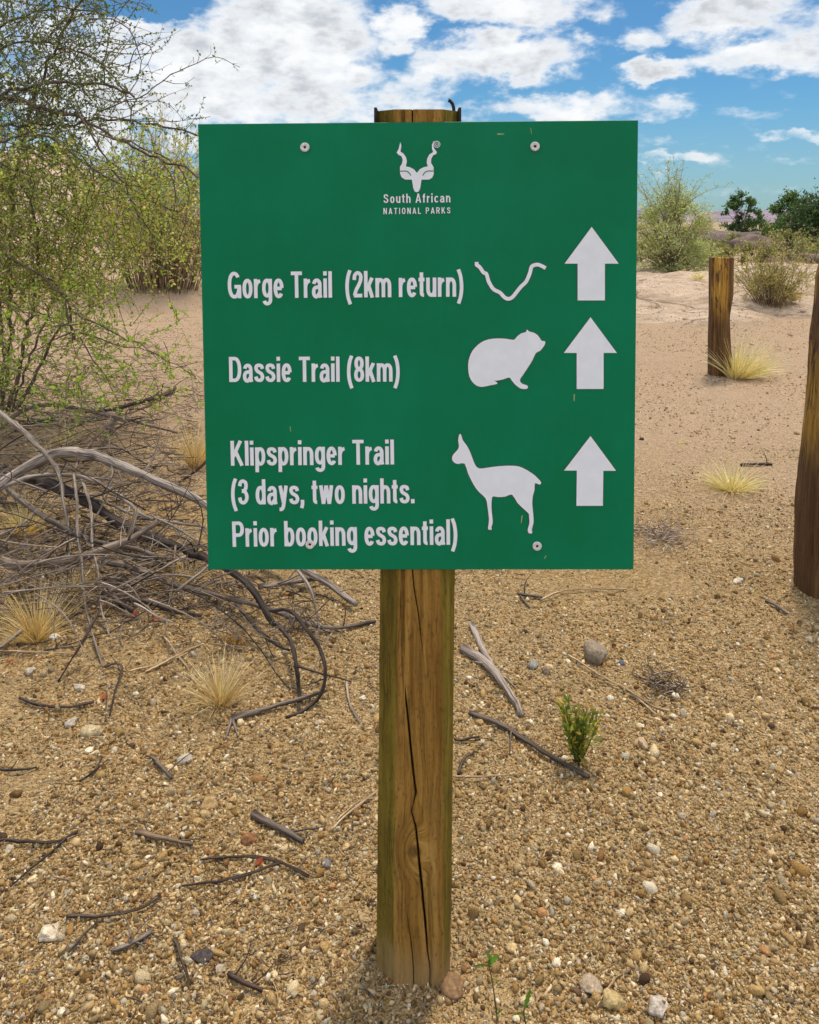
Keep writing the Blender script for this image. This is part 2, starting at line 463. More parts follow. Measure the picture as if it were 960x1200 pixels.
def hills():
    b = MB(); xs = np.linspace(-2600, 2600, 420)
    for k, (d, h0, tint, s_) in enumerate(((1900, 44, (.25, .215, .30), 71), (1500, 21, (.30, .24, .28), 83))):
        top = h0 * (.75 + 1.0 * fbm(xs / 420, xs * 0 + k, s_, 5)) + H
        rows = []
        for q in range(8):
            u = q / 7
            rows.append(np.stack([xs, d + 340 * u + 60 * fbm(xs / 90, xs * 0 + q, s_ + 3, 3), -4 + (top + 4) * (u ** .8) + (2.6 * fbm(xs / 55, xs * 0 + q * 1.7, s_ + 9, 3) if 0 < q < 7 else 0)], -1))
        V = np.concatenate(rows); m = len(xs)
        i = np.arange(7)[:, None] * m + np.arange(m - 1)[None]
        f = np.stack([i, i + 1, i + m + 1, i + m], -1).reshape(-1, 4)
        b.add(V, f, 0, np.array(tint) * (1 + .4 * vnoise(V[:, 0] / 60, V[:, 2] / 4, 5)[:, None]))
    return tag(b.build('hills', M['hill']), kind='structure')


hills()

# ------------------------------------------------------------------ the gravel (nobody could count it: one mesh)
t_ = (1 + 5 ** .5) / 2
ICO_V = np.array([(-1, t_, 0), (1, t_, 0), (-1, -t_, 0), (1, -t_, 0), (0, -1, t_), (0, 1, t_), (0, -1, -t_), (0, 1, -t_), (t_, 0, -1), (t_, 0, 1), (-t_, 0, -1), (-t_, 0, 1)]) / math.sqrt(1 + t_ * t_)
ICO_F = np.array([(0, 11, 5), (0, 5, 1), (0, 1, 7), (0, 7, 10), (0, 10, 11), (1, 5, 9), (5, 11, 4), (11, 10, 2), (10, 7, 6), (7, 1, 8), (3, 9, 4), (3, 4, 2), (3, 2, 6), (3, 6, 8), (3, 8, 9), (4, 9, 5), (2, 4, 11), (6, 2, 10), (8, 6, 7), (9, 8, 1)])


def subdiv(v, f):
    v = [tuple(x) for x in v]; cache = {}; out = []
    def mid(a, b):
        k = (min(a, b), max(a, b))
        if k not in cache:
            p = np.array(v[a]) + np.array(v[b]); v.append(tuple(p / np.linalg.norm(p))); cache[k] = len(v) - 1
        return cache[k]
    for a, b, c in f:
        ab, bc, ca = mid(a, b), mid(b, c), mid(c, a); out += [(a, ab, ca), (b, bc, ab), (c, ca, bc), (ab, bc, ca)]
    return np.array(v), np.array(out)


ICO2 = subdiv(ICO_V, ICO_F); ICO3 = subdiv(*ICO2)
PAL = np.array([(.50, .315, .125), (.64, .44, .21), (.78, .59, .33), (.44, .245, .08), (.50, .39, .26), (.17, .10, .055), (.88, .74, .52), (.54, .28, .11), (.31, .175, .07)])
PW = np.array([.24, .23, .20, .08, .04, .03, .08, .04, .08]); PW /= PW.sum()


def rotmats(n, rg):
    q = rg.normal(size=(n, 4)); q /= np.linalg.norm(q, axis=1, keepdims=True); w, x, y, z = q.T
    return np.stack([1 - 2 * (y * y + z * z), 2 * (x * y - z * w), 2 * (x * z + y * w), 2 * (x * y + z * w), 1 - 2 * (x * x + z * z), 2 * (y * z - x * w),
                     2 * (x * z - y * w), 2 * (y * z + x * w), 1 - 2 * (x * x + y * y)], -1).reshape(n, 3, 3)


def gravel():
    rg = np.random.default_rng(21); b = MB()
    for (n, base, s0, sig, smin, smax, y0, y1, pw) in ((235000, (ICO_V, ICO_F), .0025, .45, .0014, .0070, 1.15, 5.2, 1.15), (17000, (ICO_V, ICO_F), .0052, .38, .0035, .011, 1.2, 9.5, .9), (2100, ICO2, .0086, .30, .006, .017, 1.2, 8.0, .7), (30000, (ICO_V, ICO_F), .0065, .3, .004, .011, 4.2, 15.0, .4)):
        u = rg.random(n)
        y = y0 * (y1 / y0) ** (u ** pw)
        x = (rg.random(n) * 2 - 1) * (.60 * y + .35)
        dens = .50 + 3.0 * fbm(x * 1.5, y * 1.5, 50, 4) + .2
        keep = rg.random(n) < np.clip(dens + .2, .06, 1)
        keep &= rg.random(n) < np.clip(1 - .6 * rock_mask(x, y), 0, 1)
        x, y = x[keep], y[keep]; n = len(x)
        s = np.clip(s0 * np.exp(rg.normal(size=n) * sig), smin, smax)
        bv, bf = base; nv = len(bv)
        var = bv[None] * (1 + .46 * (rg.random((24, nv, 1)) - .5) * 2 * (1 if nv == 12 else .50))
        if nv > 12:   # flattened facets for the larger grains
            for k in range(24):
                for _ in range(5):
                    d = rg.normal(size=3); d /= np.linalg.norm(d); pr = var[k] @ d; cut = .62 + .2 * rg.random(); o_ = pr > cut
                    var[k][o_] -= ((pr - cut)[:, None] * d)[o_]
        sc = np.stack([1 + .6 * rg.random(n), .65 + .4 * rg.random(n), .45 + .45 * rg.random(n)], -1)
        Rm = rotmats(n, rg)
        v = var[rg.integers(0, 24, n)] * sc[:, None] * s[:, None, None]
        v = np.einsum('nij,nkj->nki', Rm, v)
        z = g(x, y) + s * (.05 + .35 * rg.random(n))
        v += np.stack([x, y, z], -1)[:, None]
        f = (bf[None] + (np.arange(n) * nv)[:, None, None]).reshape(-1, 3)
        c = PAL[rg.choice(len(PAL), n, p=PW)] * (.42 + .72 * rg.random((n, 1)))
        fade = sstep(3.2, 7.5, y)[:, None]
        fk = .5 * fade * (rg.random((n, 1)) < .75)
        c = c * (1 - fk) + np.array((.72, .52, .35)) * fk
        b.add(v.reshape(-1, 3), f, 0, np.repeat(c, nv, 0))
    o = b.build('gravel', M['pebble'], smooth=False)
    return tag(o, kind='stuff')


gravel()

# ------------------------------------------------------------------ the trail sign
def to_cam(p):
    """camera axes: right, up, forward -> picture position"""
    return np.array([480 + F * p[0] / p[2], CY - F * p[1] / p[2]])


def cam_to_world(p):
    c, s_ = math.cos(PITCH), math.sin(PITCH)
    return np.array([p[0], p[2] * c + p[1] * s_, H + p[1] * c - p[2] * s_])


CORN = np.array([(233, 147), (749, 139), (741.5, 667), (243, 668)], float)


def fit_board():
    def rot(w):
        return np.array(Matrix.Rotation(w[2], 3, 'Z') @ Matrix.Rotation(w[1], 3, 'Y') @ Matrix.Rotation(w[0], 3, 'X'))
    def res(q):
        r = rot(q[:3]); hh = q[6]; out = []
        for (a, b), c in zip(((-.5, .5), (.5, .5), (.5, -.5), (-.5, -.5)), CORN):
            out.append(to_cam(r @ np.array([a, b * hh, 0]) + q[3:6]) - c)
        return np.concatenate(out)
    q = np.array([0, 0, 0, 0.0, -.18, 1.9, 1.0])
    for _ in range(60):
        e = res(q); J = np.stack([(res(q + np.eye(7)[i] * 1e-5) - e) / 1e-5 for i in range(7)], 1)
        q = q - np.linalg.lstsq(J, e, rcond=None)[0]
    return rot(q[:3]), q[3:6], q[6]


Rb, tb, hb = fit_board()
nb = Rb[:, 2]; nb = nb if nb[2] > 0 else -nb       # away from the camera


def plane_pt(px, py, off=0.0):
    d = np.array([(px - 480) / F, -(py - CY) / F, 1.0]); return d * ((tb + nb * off) @ nb / (d @ nb))


b0 = cam_to_world(plane_pt(484, 1143))
SC = (H - 0.0) / (H - b0[2])
tb = tb * SC; BW, BH = SC, hb * SC                   # board width and height in metres
OFF = .003
def W(px, py, off=0.0): return cam_to_world(plane_pt(px, py, off))


base = W(484, 1143, OFF); base[2] = float(g(base[0], base[1]))
sign = empty('trail_sign', base, 'square green board with three white arrows on a split brown pole', 'sign')
# --- board frame
bo = W(*[(CORN[:, i].mean()) for i in (0, 1)])
ex = cam_to_world(Rb[:, 0]) - cam_to_world(np.zeros(3)); ez = cam_to_world(Rb[:, 1]) - cam_to_world(np.zeros(3)); ey = np.cross(ez, ex)
board_c = cam_to_world(tb)
BM = Matrix(((ex[0], ey[0], ez[0], board_c[0]), (ex[1], ey[1], ez[1], board_c[1]), (ex[2], ey[2], ez[2], board_c[2]), (0, 0, 0, 1)))


def L(px, py):
    """picture position -> metres on the board's face"""
    d = W(px, py) - board_c; return float(d @ ex), float(d @ ez)


def place(o, parent, mw):
    o.parent = parent; bpy.context.view_layer.update(); o.matrix_world = mw; return o


def bm_obj(name, bm, mats, parent, mw=None, smooth=False):
    me = bpy.data.meshes.new(name); bm.to_mesh(me); bm.free()
    for m in (mats if isinstance(mats, (list, tuple)) else [mats]): me.materials.append(m)
    if smooth: me.polygons.foreach_set('use_smooth', np.ones(len(me.polygons), bool))
    o = bpy.data.objects.new(name, me); COL.objects.link(o); o.parent = parent
    return place(o, parent, mw) if mw is not None else o


bm = bmesh.new()
TH = .0025
r_ = bmesh.ops.create_cube(bm, size=1)
bmesh.ops.scale(bm, vec=(BW, TH, BH), verts=bm.verts); bmesh.ops.translate(bm, vec=(0, TH / 2, 0), verts=bm.verts)
bmesh.ops.bevel(bm, geom=[e for e in bm.edges if abs(e.verts[0].co.y - e.verts[1].co.y) < 1e-6], offset=.0006, segments=1, affect='EDGES')
for f in bm.faces: f.material_index = 0 if f.normal.y < -.9 else 1
FL = [((583, 157), (591, 157), 1.6), ((673, 462), (673, 470), 1.4), ((612, 604), (611, 613), 1.4), ((640, 651), (638, 655), 1.2), ((340, 500), (341, 506), .9), ((278, 323), (281, 326), .8), ((622, 150), (623, 157), .7)]
fleck = []
for (a, b_, w_) in FL:
    p, q = np.array(L(*a)), np.array(L(*b_)); d = q - p; nn = np.array([-d[1], d[0]]) / np.linalg.norm(d) * w_ * BW / 516 * .5
    fleck.append([bm.verts.new((x, -.0003, z)) for x, z in (p + nn, p - nn, q - nn * .5, q + nn * .5)])
for vs in fleck: f = bm.faces.new(vs); f.material_index = 2
bmesh.ops.recalc_face_normals(bm, faces=bm.faces)
board = bm_obj('board', bm, [M['green'], M['rim'], M['fleck']], sign, BM)


# --- lettering: bold narrow sans strokes. Cap height 1; a stroke is a centre line drawn with an upright oval pen
def arc(cx, cy, rx, ry, a0, a1, n=20, p=2.2):
    out = []
    for i in range(n + 1):
        a = R(a0 + (a1 - a0) * i / n); c, s_ = math.cos(a), math.sin(a)
        out.append((cx + rx * math.copysign(abs(c) ** (2 / p), c), cy + ry * math.copysign(abs(s_) ** (2 / p), s_)))
    return out


def crv(*pts, n=6):
    p = np.array(pts, float); p = np.concatenate([[2 * p[0] - p[1]], p, [2 * p[-1] - p[-2]]]); out = []
    for i in range(1, len(p) - 2):
        for k in range(n):
            t = k / n; a, b, c, d = p[i - 1:i + 3]
            out.append(tuple(.5 * ((2 * b) + (c - a) * t + (2 * a - 5 * b + 4 * c - d) * t * t + (3 * b - a - 3 * c + d) * t ** 3)))
    return out + [tuple(p[-2])]


SX, SY = .180, .140                                   # pen width across and along
h1, hx, hc = SY / 2, .73 - SY / 2, 1 - SY / 2
def arch(x0, x1): return [(x0, .40)] + arc((x0 + x1) / 2, .42, (x1 - x0) / 2, hx - .42, 180, 0, 16) + [(x1, 0)]
bowl = arc(.25, .365, .1625, .365 - h1 + .008, 0, 360, 32)
S_ = crv((.41, .52), (.365, .63), (.245, hx + .004), (.125, .635), (.095, .535), (.15, .435), (.255, .38), (.365, .315), (.41, .20), (.36, .095), (.245, h1 - .004), (.12, .105), (.075, .215))
GL = {
 'o': (.5, [bowl]), 'n': (.5, [[(.0875, 0), (.0875, .73)], arch(.0875, .4125)]), 'm': (.79, [[(.0875, 0), (.0875, .73)], arch(.0875, .395), arch(.395, .7025)]),
 'h': (.5, [[(.0875, 0), (.0875, 1)], arch(.0875, .4125)]), 'r': (.33, [[(.0875, 0), (.0875, .73)], arc(.35, .36, .2625, hx - .36 - .01, 180, 96, 10)]),
 'u': (.5, [[(.4125, 0), (.4125, .73)], [(.0875, .73)] + arc(.25, .31, .1625, .31 - h1, 180, 360, 16) + [(.4125, .33)]]),
 'i': (.175, [[(.0875, 0), (.0875, .73)], [(.0875, .84), (.0875, 1)]]), 'l': (.175, [[(.0875, 0), (.0875, 1)]]),
 't': (.31, [[(.15, .93), (.15, .17)] + arc(.26, .16, .11, .16 - h1, 180, 275, 8), [(0, hx), (.30, hx)]]),
 'f': (.31, [[(.15, 0), (.15, .80)] + arc(.27, .80, .12, .20 - h1, 180, 85, 8), [(0, hx), (.30, hx)]]),
 'a': (.5, [arc(.25, .47, .15, hx - .47, 165, 0, 14) + [(.40, .12), (.43, 0)], [(.40, .43), (.30, .40)] + arc(.225, .215, .14, .175, 95, 270, 14) + [(.30, .085), (.395, .2)]]),
 'e': (.5, [arc(.25, .365, .1625, .365 - h1 + .008, 2, 322, 30), [(.09, .365), (.41, .365)]]),
 's': (.49, [S_]), 'c': (.48, [arc(.25, .365, .1625, .365 - h1 + .008, 38, 322, 26)]),
 'g': (.5, [arc(.25, .38, .1625, .38 - h1 - .02, 0, 360, 30), [(.4125, .73), (.4125, .0)] + arc(.25, -.04, .1625, .17, 0, -160, 14)]),
 'd': (.5, [bowl, [(.4125, 0), (.4125, 1)]]), 'b': (.5, [bowl, [(.0875, 0), (.0875, 1)]]), 'p': (.5, [bowl, [(.0875, -.27), (.0875, .73)]]),
 'k': (.49, [[(.0875, 0), (.0875, 1)], [(.12, .26), (.40, .74)], [(.22, .46), (.41, -.01)]]),
 'y': (.46, [[(.085, .74), (.24, .06)], [(.385, .74), (.25, .0)] + crv((.25, 0), (.21, -.13), (.14, -.20), (.03, -.205), n=4)]),
 'w': (.70, [[(.08, .74), (.205, .0)], [(.205, .0), (.35, .73)], [(.35, .73), (.495, .0)], [(.495, .0), (.62, .74)]]),
 '(': (.28, [crv((.24, 1.03), (.14, .80), (.09, .52), (.09, .25), (.14, -.02), (.24, -.26))]), ')': (.28, [crv((.04, 1.03), (.14, .80), (.19, .52), (.19, .25), (.14, -.02), (.04, -.26))]),
 '.': (.18, [[(.09, 0), (.09, .17)]]), ',': (.18, [[(.09, .17), (.09, .0), (.045, -.16)]]),
 '2': (.5, [crv((.09, .66), (.12, .84), (.26, hc), (.40, .85), (.41, .68), (.33, .50), (.18, .28), (.10, .07)), [(.06, h1), (.48, h1)]]),
 '3': (.5, [crv((.08, .73), (.13, .88), (.25, hc), (.38, .86), (.395, .69), (.32, .565), (.19, .535)), crv((.19, .535), (.34, .50), (.42, .37), (.41, .19), (.27, h1), (.12, .12), (.07, .28))]),
 '8': (.5, [arc(.25, .725, .145, .275 - h1, 0, 360, 28), arc(.25, .275, .1625, .275 - h1 + .006, 0, 360, 28)]),
 'G': (.66, [arc(.33, .5, .2425, .5 - h1 + .01, 40, 345, 34), [(.33, .44), (.66, .44)], [(.585, .46), (.585, .0)]]),
 'T': (.56, [[(0, hc), (.56, hc)], [(.28, 0), (.28, .9)]]), 'D': (.62, [[(.0875, 0), (.0875, 1)], [(.09, hc), (.28, hc)] + arc(.28, .5, .25, .5 - h1, 90, -90, 22) + [(.09, h1)]]),
 'K': (.63, [[(.0875, 0), (.0875, 1)], [(.12, .36), (.50, 1.0)], [(.24, .58), (.55, 0)]]), 'P': (.58, [[(.0875, 0), (.0875, 1)], [(.09, hc), (.32, hc)] + arc(.32, .695, .18, hc - .695, 90, -90, 16) + [(.09, .46)]]),
 'S': (.58, [[(x * 1.17, y * 1.36) for x, y in S_]]), 'A': (.62, [[(.07, 0), (.31, 1.0)], [(.31, 1.0), (.55, 0)], [(.15, .27), (.47, .27)]]),
 'N': (.60, [[(.0875, 0), (.0875, 1)], [(.5125, 0), (.5125, 1)], [(.0875, 1.0), (.5125, 0)]]), 'I': (.175, [[(.0875, 0), (.0875, 1)]]),
 'O': (.62, [arc(.31, .5, .2225, .5 - h1 + .008, 0, 360, 34)]), 'L': (.5, [[(.0875, 0), (.0875, 1)], [(.09, h1), (.5, h1)]]),
 'R': (.60, [[(.0875, 0), (.0875, 1)], [(.09, hc), (.33, hc)] + arc(.33, .715, .18, hc - .715, 90, -90, 16) + [(.09, .50)], [(.32, .50), (.52, 0)]]),
 ' ': (.22, [])}


def stroke_poly(pts, sx, sy):
    """left and right edge of a stroke drawn with an oval pen"""
    k = sx / sy; p = np.array(pts, float); p[:, 1] *= k; w = sx / 2
    keep = [0] + [i for i in range(1, len(p)) if np.linalg.norm(p[i] - p[i - 1]) > 1e-6]; p = p[keep]
    closed = np.linalg.norm(p[0] - p[-1]) < 1e-4; n = len(p); Lft, Rgt = [], []
    for i in range(n):
        a = p[i] - p[i - 1] if i else (p[-1] - p[-2] if closed else p[1] - p[0])
        b = p[i + 1] - p[i] if i < n - 1 else (p[1] - p[0] if closed else a)
        a = a / np.linalg.norm(a); b = b / np.linalg.norm(b)
        na, nb_ = np.array([-a[1], a[0]]), np.array([-b[1], b[0]]); m = na + nb_; m /= np.linalg.norm(m) + 1e-9
        o = m * w / max(.5, m @ na); Lft.append(p[i] + o); Rgt.append(p[i] - o)
    Lft, Rgt = np.array(Lft), np.array(Rgt); Lft[:, 1] /= k; Rgt[:, 1] /= k
    return Lft, Rgt


def text_mesh(text, spacing, sx=SX, sy=SY, clip=None):
    polys = []; x = 0
    for ch in text:
        adv, st = GL[ch]
        for s_ in st:
            l, r = stroke_poly(s_, sx, sy); polys.append((l + (x, 0), r + (x, 0)))
        x += adv + spacing
    return polys, x - spacing


def lettering(text, x0, y0, x1, y1, cap, spacing=.078, sx=SX, sy=SY, ol=.030):
    """text from picture point (x0,y0) to (x1,y1) along its base line, cap height in picture pixels"""
    a, b_ = np.array(L(x0, y0)), np.array(L(x1, y1)); u = (b_ - a); wid = np.linalg.norm(u); u /= wid; v = np.array([-u[1], u[0]])
    capm = cap * BW / 508.0; me = MB(); k = 0
    for layer, (gx, gy) in enumerate(((ol, ol), (0, 0))):
        polys, tot = text_mesh(text, spacing, sx + gx, sy + gy * .8)
        fx = wid / tot
        for (l, r) in polys:
            n = len(l); q = np.concatenate([l, r]); xy = a + q[:, :1] * fx * u + q[:, 1:] * capm * v
            off = -.00045 - .0007 * layer - .000022 * (k % 14); k += 1
            V = np.stack([xy[:, 0], np.full(2 * n, off), xy[:, 1]], -1); i = np.arange(n - 1)
            me.add(V, np.stack([i, n + i, n + i + 1, i + 1], -1), 1 - layer)
    o = me.build('lettering', [M['white'], M['edge']], smooth=False)
    return place(o, board, BM)


for args in (("Gorge Trail  (2km return)", 267.5, 349.5, 543, 347.5, 31), ("Dassie Trail (8km)", 269, 447.5, 468.5, 447, 30), ("Klipspringer Trail", 271, 545.5, 462, 544, 30),
             ("(3 days, two nights.", 271.5, 591, 486, 589.5, 30.5), ("Prior booking essential)", 273, 640.5, 536, 638, 31)):
    lettering(*args)
lettering("South African", 449.5, 238, 528, 237, 10.6, .16, .15, .12, .035)
lettering("NATIONAL PARKS", 449.5, 251, 528, 250, 7.2, .30, .155, .14, .03)


def flat_shape(name, polys, lift=.0011, edge=.9):
    """cut vinyl shapes lying on the board, with a thin dark edge"""
    me = MB()
    for poly in polys:
        p = np.array([L(*q) for q in poly]); c = p.mean(0)
        area = sum(p[i - 1][0] * p[i][1] - p[i][0] * p[i - 1][1] for i in range(len(p)))
        if area < 0: p = p[::-1]
        d = np.roll(p, -1, 0) - np.roll(p, 1, 0); nrm = np.stack([d[:, 1], -d[:, 0]], -1); nrm /= np.linalg.norm(nrm, axis=1, keepdims=True) + 1e-9
        for pts, off, mi in ((p + nrm * edge * BW / 516, -lift * .45, 1), (p, -lift, 0)):
            tris = geometry.tessellate_polygon([[Vector((x, z, 0)) for x, z in pts]])
            V = np.stack([pts[:, 0], np.full(len(pts), off), pts[:, 1]], -1)
            f = np.array([t for t in tris]); e1, e2 = V[f[:, 1]] - V[f[:, 0]], V[f[:, 2]] - V[f[:, 0]]
            ny = np.cross(e1, e2)[:, 1]; f[ny > 0] = f[ny > 0][:, ::-1]; f = f[np.abs(ny) > 1e-12]; me.add(V, f, mi)
    o = me.build(name, [M['white'], M['edge']], smooth=False)
    return place(o, board, BM)


def zz(pts, s, ox, oy): return [(ox + x / s, oy + y / s) for x, y in pts]


def smooth_closed(pts, n=3):
    p = np.array(pts, float); m = len(p); out = []
    for i in range(m):
        a, b, c, d = p[i - 1], p[i], p[(i + 1) % m], p[(i + 2) % m]
        for k in range(n):
            t = k / n; out.append(tuple(.5 * ((2 * b) + (c - a) * t + (2 * a - 5 * b + 4 * c - d) * t * t + (3 * b - a - 3 * c + d) * t ** 3)))
    return out


z4 = lambda p: zz(p, 4.571, 540, 250)
z5 = lambda p: zz(p, 4.0, 510, 490)
z2 = lambda p: zz(p, 7.385, 430, 150)
for a in (z4([(701, 72), (846, 269), (772, 269), (772, 466), (626, 466), (626, 269), (556, 269)]), z4([(695, 556), (836, 747), (765, 747), (765, 940), (621, 940), (621, 747), (552, 747)]),
          z5([(728, 83), (848, 246), (788, 246), (786, 410), (662, 410), (664, 245), (604, 245)])):
    flat_shape('arrow', [a])
flat_shape('pictogram', [smooth_closed(z4([(40, 830), (42, 790), (55, 750), (75, 720), (110, 690), (150, 674), (200, 669), (250, 672), (285, 677), (300, 660), (325, 642), (349, 635), (355, 621), (366, 632), (390, 638), (415, 655), (432, 681), (448, 683), (453, 692), (448, 706), (437, 722), (425, 736), (402, 748), (385, 785), (360, 825), (330, 870), (317, 892), (325, 908), (340, 916), (355, 920), (360, 930), (352, 940), (322, 938), (300, 924), (285, 910), (270, 890), (259, 878), (230, 888), (190, 896), (176, 893), (197, 907), (190, 914), (160, 920), (115, 929), (85, 922), (62, 902), (46, 872)]), 2)])
flat_shape('pictogram', [smooth_closed(z5([(118, 72), (125, 86), (130, 103), (150, 130), (165, 160), (178, 195), (190, 222), (208, 235), (240, 232), (300, 224), (370, 222), (410, 232), (455, 258), (480, 280), (497, 300), (489, 311), (468, 304), (466, 335), (458, 365), (455, 400), (460, 450), (461, 490), (453, 520), (455, 538), (438, 538), (434, 520), (442, 490), (440, 460), (437, 445), (410, 420), (385, 395), (360, 357), (330, 367), (295, 369), (275, 366), (266, 374), (264, 420), (268, 460), (270, 490), (264, 510), (265, 522), (248, 520), (250, 500), (252, 470), (245, 410), (236, 374), (205, 345), (180, 310), (155, 260), (138, 212), (110, 214), (90, 208), (79, 190), (85, 170), (105, 148), (112, 130), (108, 105), (112, 80)]), 2)])
gl = crv(*z4([(86, 260), (86, 276), (101, 287), (122, 316), (138, 325), (150, 365), (175, 405), (210, 424), (235, 450), (258, 457), (280, 445), (320, 395), (350, 365), (370, 320), (381, 284), (410, 274), (432, 281), (455, 293)]), n=4)
l_, r2_ = stroke_poly(gl, 4.4, 4.4)
capA = [tuple(x) for x in r2_[::-1]]
flat_shape('pictogram', [[tuple(x) for x in l_] + capA])
# the parks emblem: an antelope's head with corkscrew horns
emb = z2([(289, 120), (299, 155), (291, 203), (318, 222), (340, 255), (347, 290), (338, 332), (370, 338), (405, 355), (433, 387), (460, 355), (495, 338), (528, 332), (518, 300), (522, 265), (540, 230), (574, 207), (564, 178), (563, 145), (578, 114), (584, 118), (575, 150), (580, 170), (592, 190), (606, 208), (600, 225), (575, 235), (558, 265), (555, 300), (578, 340), (579, 400), (565, 430), (540, 445), (473, 447), (462, 520), (450, 548), (432, 556), (414, 548), (402, 520), (390, 447), (330, 445), (300, 425), (288, 395), (287, 335), (303, 310), (311, 275), (300, 245), (272, 230), (258, 212), (276, 180)])
ring = [(606 + 30 * math.cos(a), 141 + 30 * math.sin(a)) for a in np.linspace(0, 2 * math.pi, 24, endpoint=False)]
e_ = flat_shape('emblem', [emb, z2(ring)], edge=.45)
def line_on(name, lines):
    em = MB()
    for k, (pts, w) in enumerate(lines):
        l, r = stroke_poly([np.array(L(*q)) for q in pts], w * BW / 516, w * BW / 516); n = len(l); q = np.concatenate([l, r]); i = np.arange(n - 1)
        em.add(np.stack([q[:, 0], np.full(2 * n, -.0016 - .00005 * k), q[:, 1]], -1), np.stack([i, n + i, n + i + 1, i + 1], -1), 0)
    place(em.build(name, [M['green']], smooth=False), e_, BM)


line_on('eye_line', [(crv(*z2([(290, 374), (335, 372), (362, 384), (381, 411)])), 1.1)])
line_on('eye_line', [(crv(*z2([(577, 372), (530, 372), (502, 385), (484, 411)])), 1.1)])
line_on('registered_mark', [(z2([(606 + 21 * math.cos(a), 141 + 21 * math.sin(a)) for a in np.linspace(0, 2 * math.pi, 20)]), .75), (z2([(598, 153), (598, 129)]), .8),
                            (crv(*z2([(598, 130), (612, 131), (612, 140), (598, 141)])), .75), (z2([(605, 141), (614, 153)]), .75)])
# screws with washers
for (px, py) in ((357.5, 172.5), (627, 171.5), (629.5, 639.5), (363.5, 637.5)):
    x, z = L(px, py); me = MB()
    prof = [(0.0086, -.0016), (.0083, -.0030), (.0066, -.0038), (.0032, -.0034), (.0024, -.0024)]
    for j in range(len(prof) - 1):
        a = np.linspace(0, 2 * math.pi, 25)[:-1]; V = np.concatenate([np.stack([x + r * np.cos(a), np.full(24, o), z + r * np.sin(a)], -1) for r, o in prof[j:j + 2]])
        i = np.arange(24); me.add(V, np.stack([i, (i + 1) % 24, 24 + (i + 1) % 24, 24 + i], -1), 0)
    a = np.linspace(0, 2 * math.pi, 25)[:-1]; me.add(np.stack([x + .0024 * np.cos(a), np.full(24, -.0024), z + .0024 * np.sin(a)], -1), np.arange(24)[None], 1)
    me.add(np.stack([x + .0086 * np.cos(a), np.full(24, -.0016), z + .0086 * np.sin(a)], -1)[::-1], np.arange(24)[None], 0)
    place(me.build('screw', [M['screw'], M['rust']], smooth=False), board, BM)

# --- the pole: chamfered square timber with long drying cracks
def lerp(tab, y):
    return float(np.interp(y, [a for a, _ in tab], [b for _, b in tab]))


SILL = [(125, 441), (145, 441.5), (670, 445), (760, 444), (896, 443), (1108, 440.5), (1160, 440)]
SILR = [(125, 538), (145, 537.5), (670, 534), (760, 533), (896, 531.5), (1060, 530), (1160, 528)]
FRL = [(125, 462), (670, 467), (760, 465), (880, 464.5), (950, 463), (1040, 462), (1160, 462)]
FRR = [(125, 519), (670, 517), (760, 518), (930, 520), (1160, 520)]
CA = [(700, 470), (735, 471), (783, 472), (809, 474.5), (848, 479), (896, 483.3), (922, 486.5), (930, 487.5), (940, 485), (951, 482), (971, 487.7), (1020, 492.3), (1078, 498.2), (1113, 501), (1137, 504)]
CAw = [(690, .0), (735, 2.2), (809, 3.2), (896, 4.0), (930, 4.2), (942, 1.5), (955, 3.0), (1020, 4.6), (1085, 4.2), (1113, 2.6), (1145, 1.8)]
CB_ = [(670, 483.5), (690, 485.5), (720, 490.5), (761, 495), (800, 499), (1160, 506)]
CBw = [(660, 2.4), (690, 2.2), (720, 1.8), (761, .8), (775, 0), (1160, 0)]
CC = [(125, 474), (1040, 474), (1078, 478), (1113, 483), (1145, 485)]
CCw = [(125, 0), (1065, 0), (1085, 1.2), (1113, 1.8), (1145, 2.0)]
rows = np.concatenate([np.linspace(128, 660, 20), np.linspace(670, 1150, 110)])
Vp, Cp = [], []
pb = MB()
up = W(489, 135, OFF) - W(484, 1143, OFF); up /= np.linalg.norm(up); nw = ey          # into the picture
nring = None
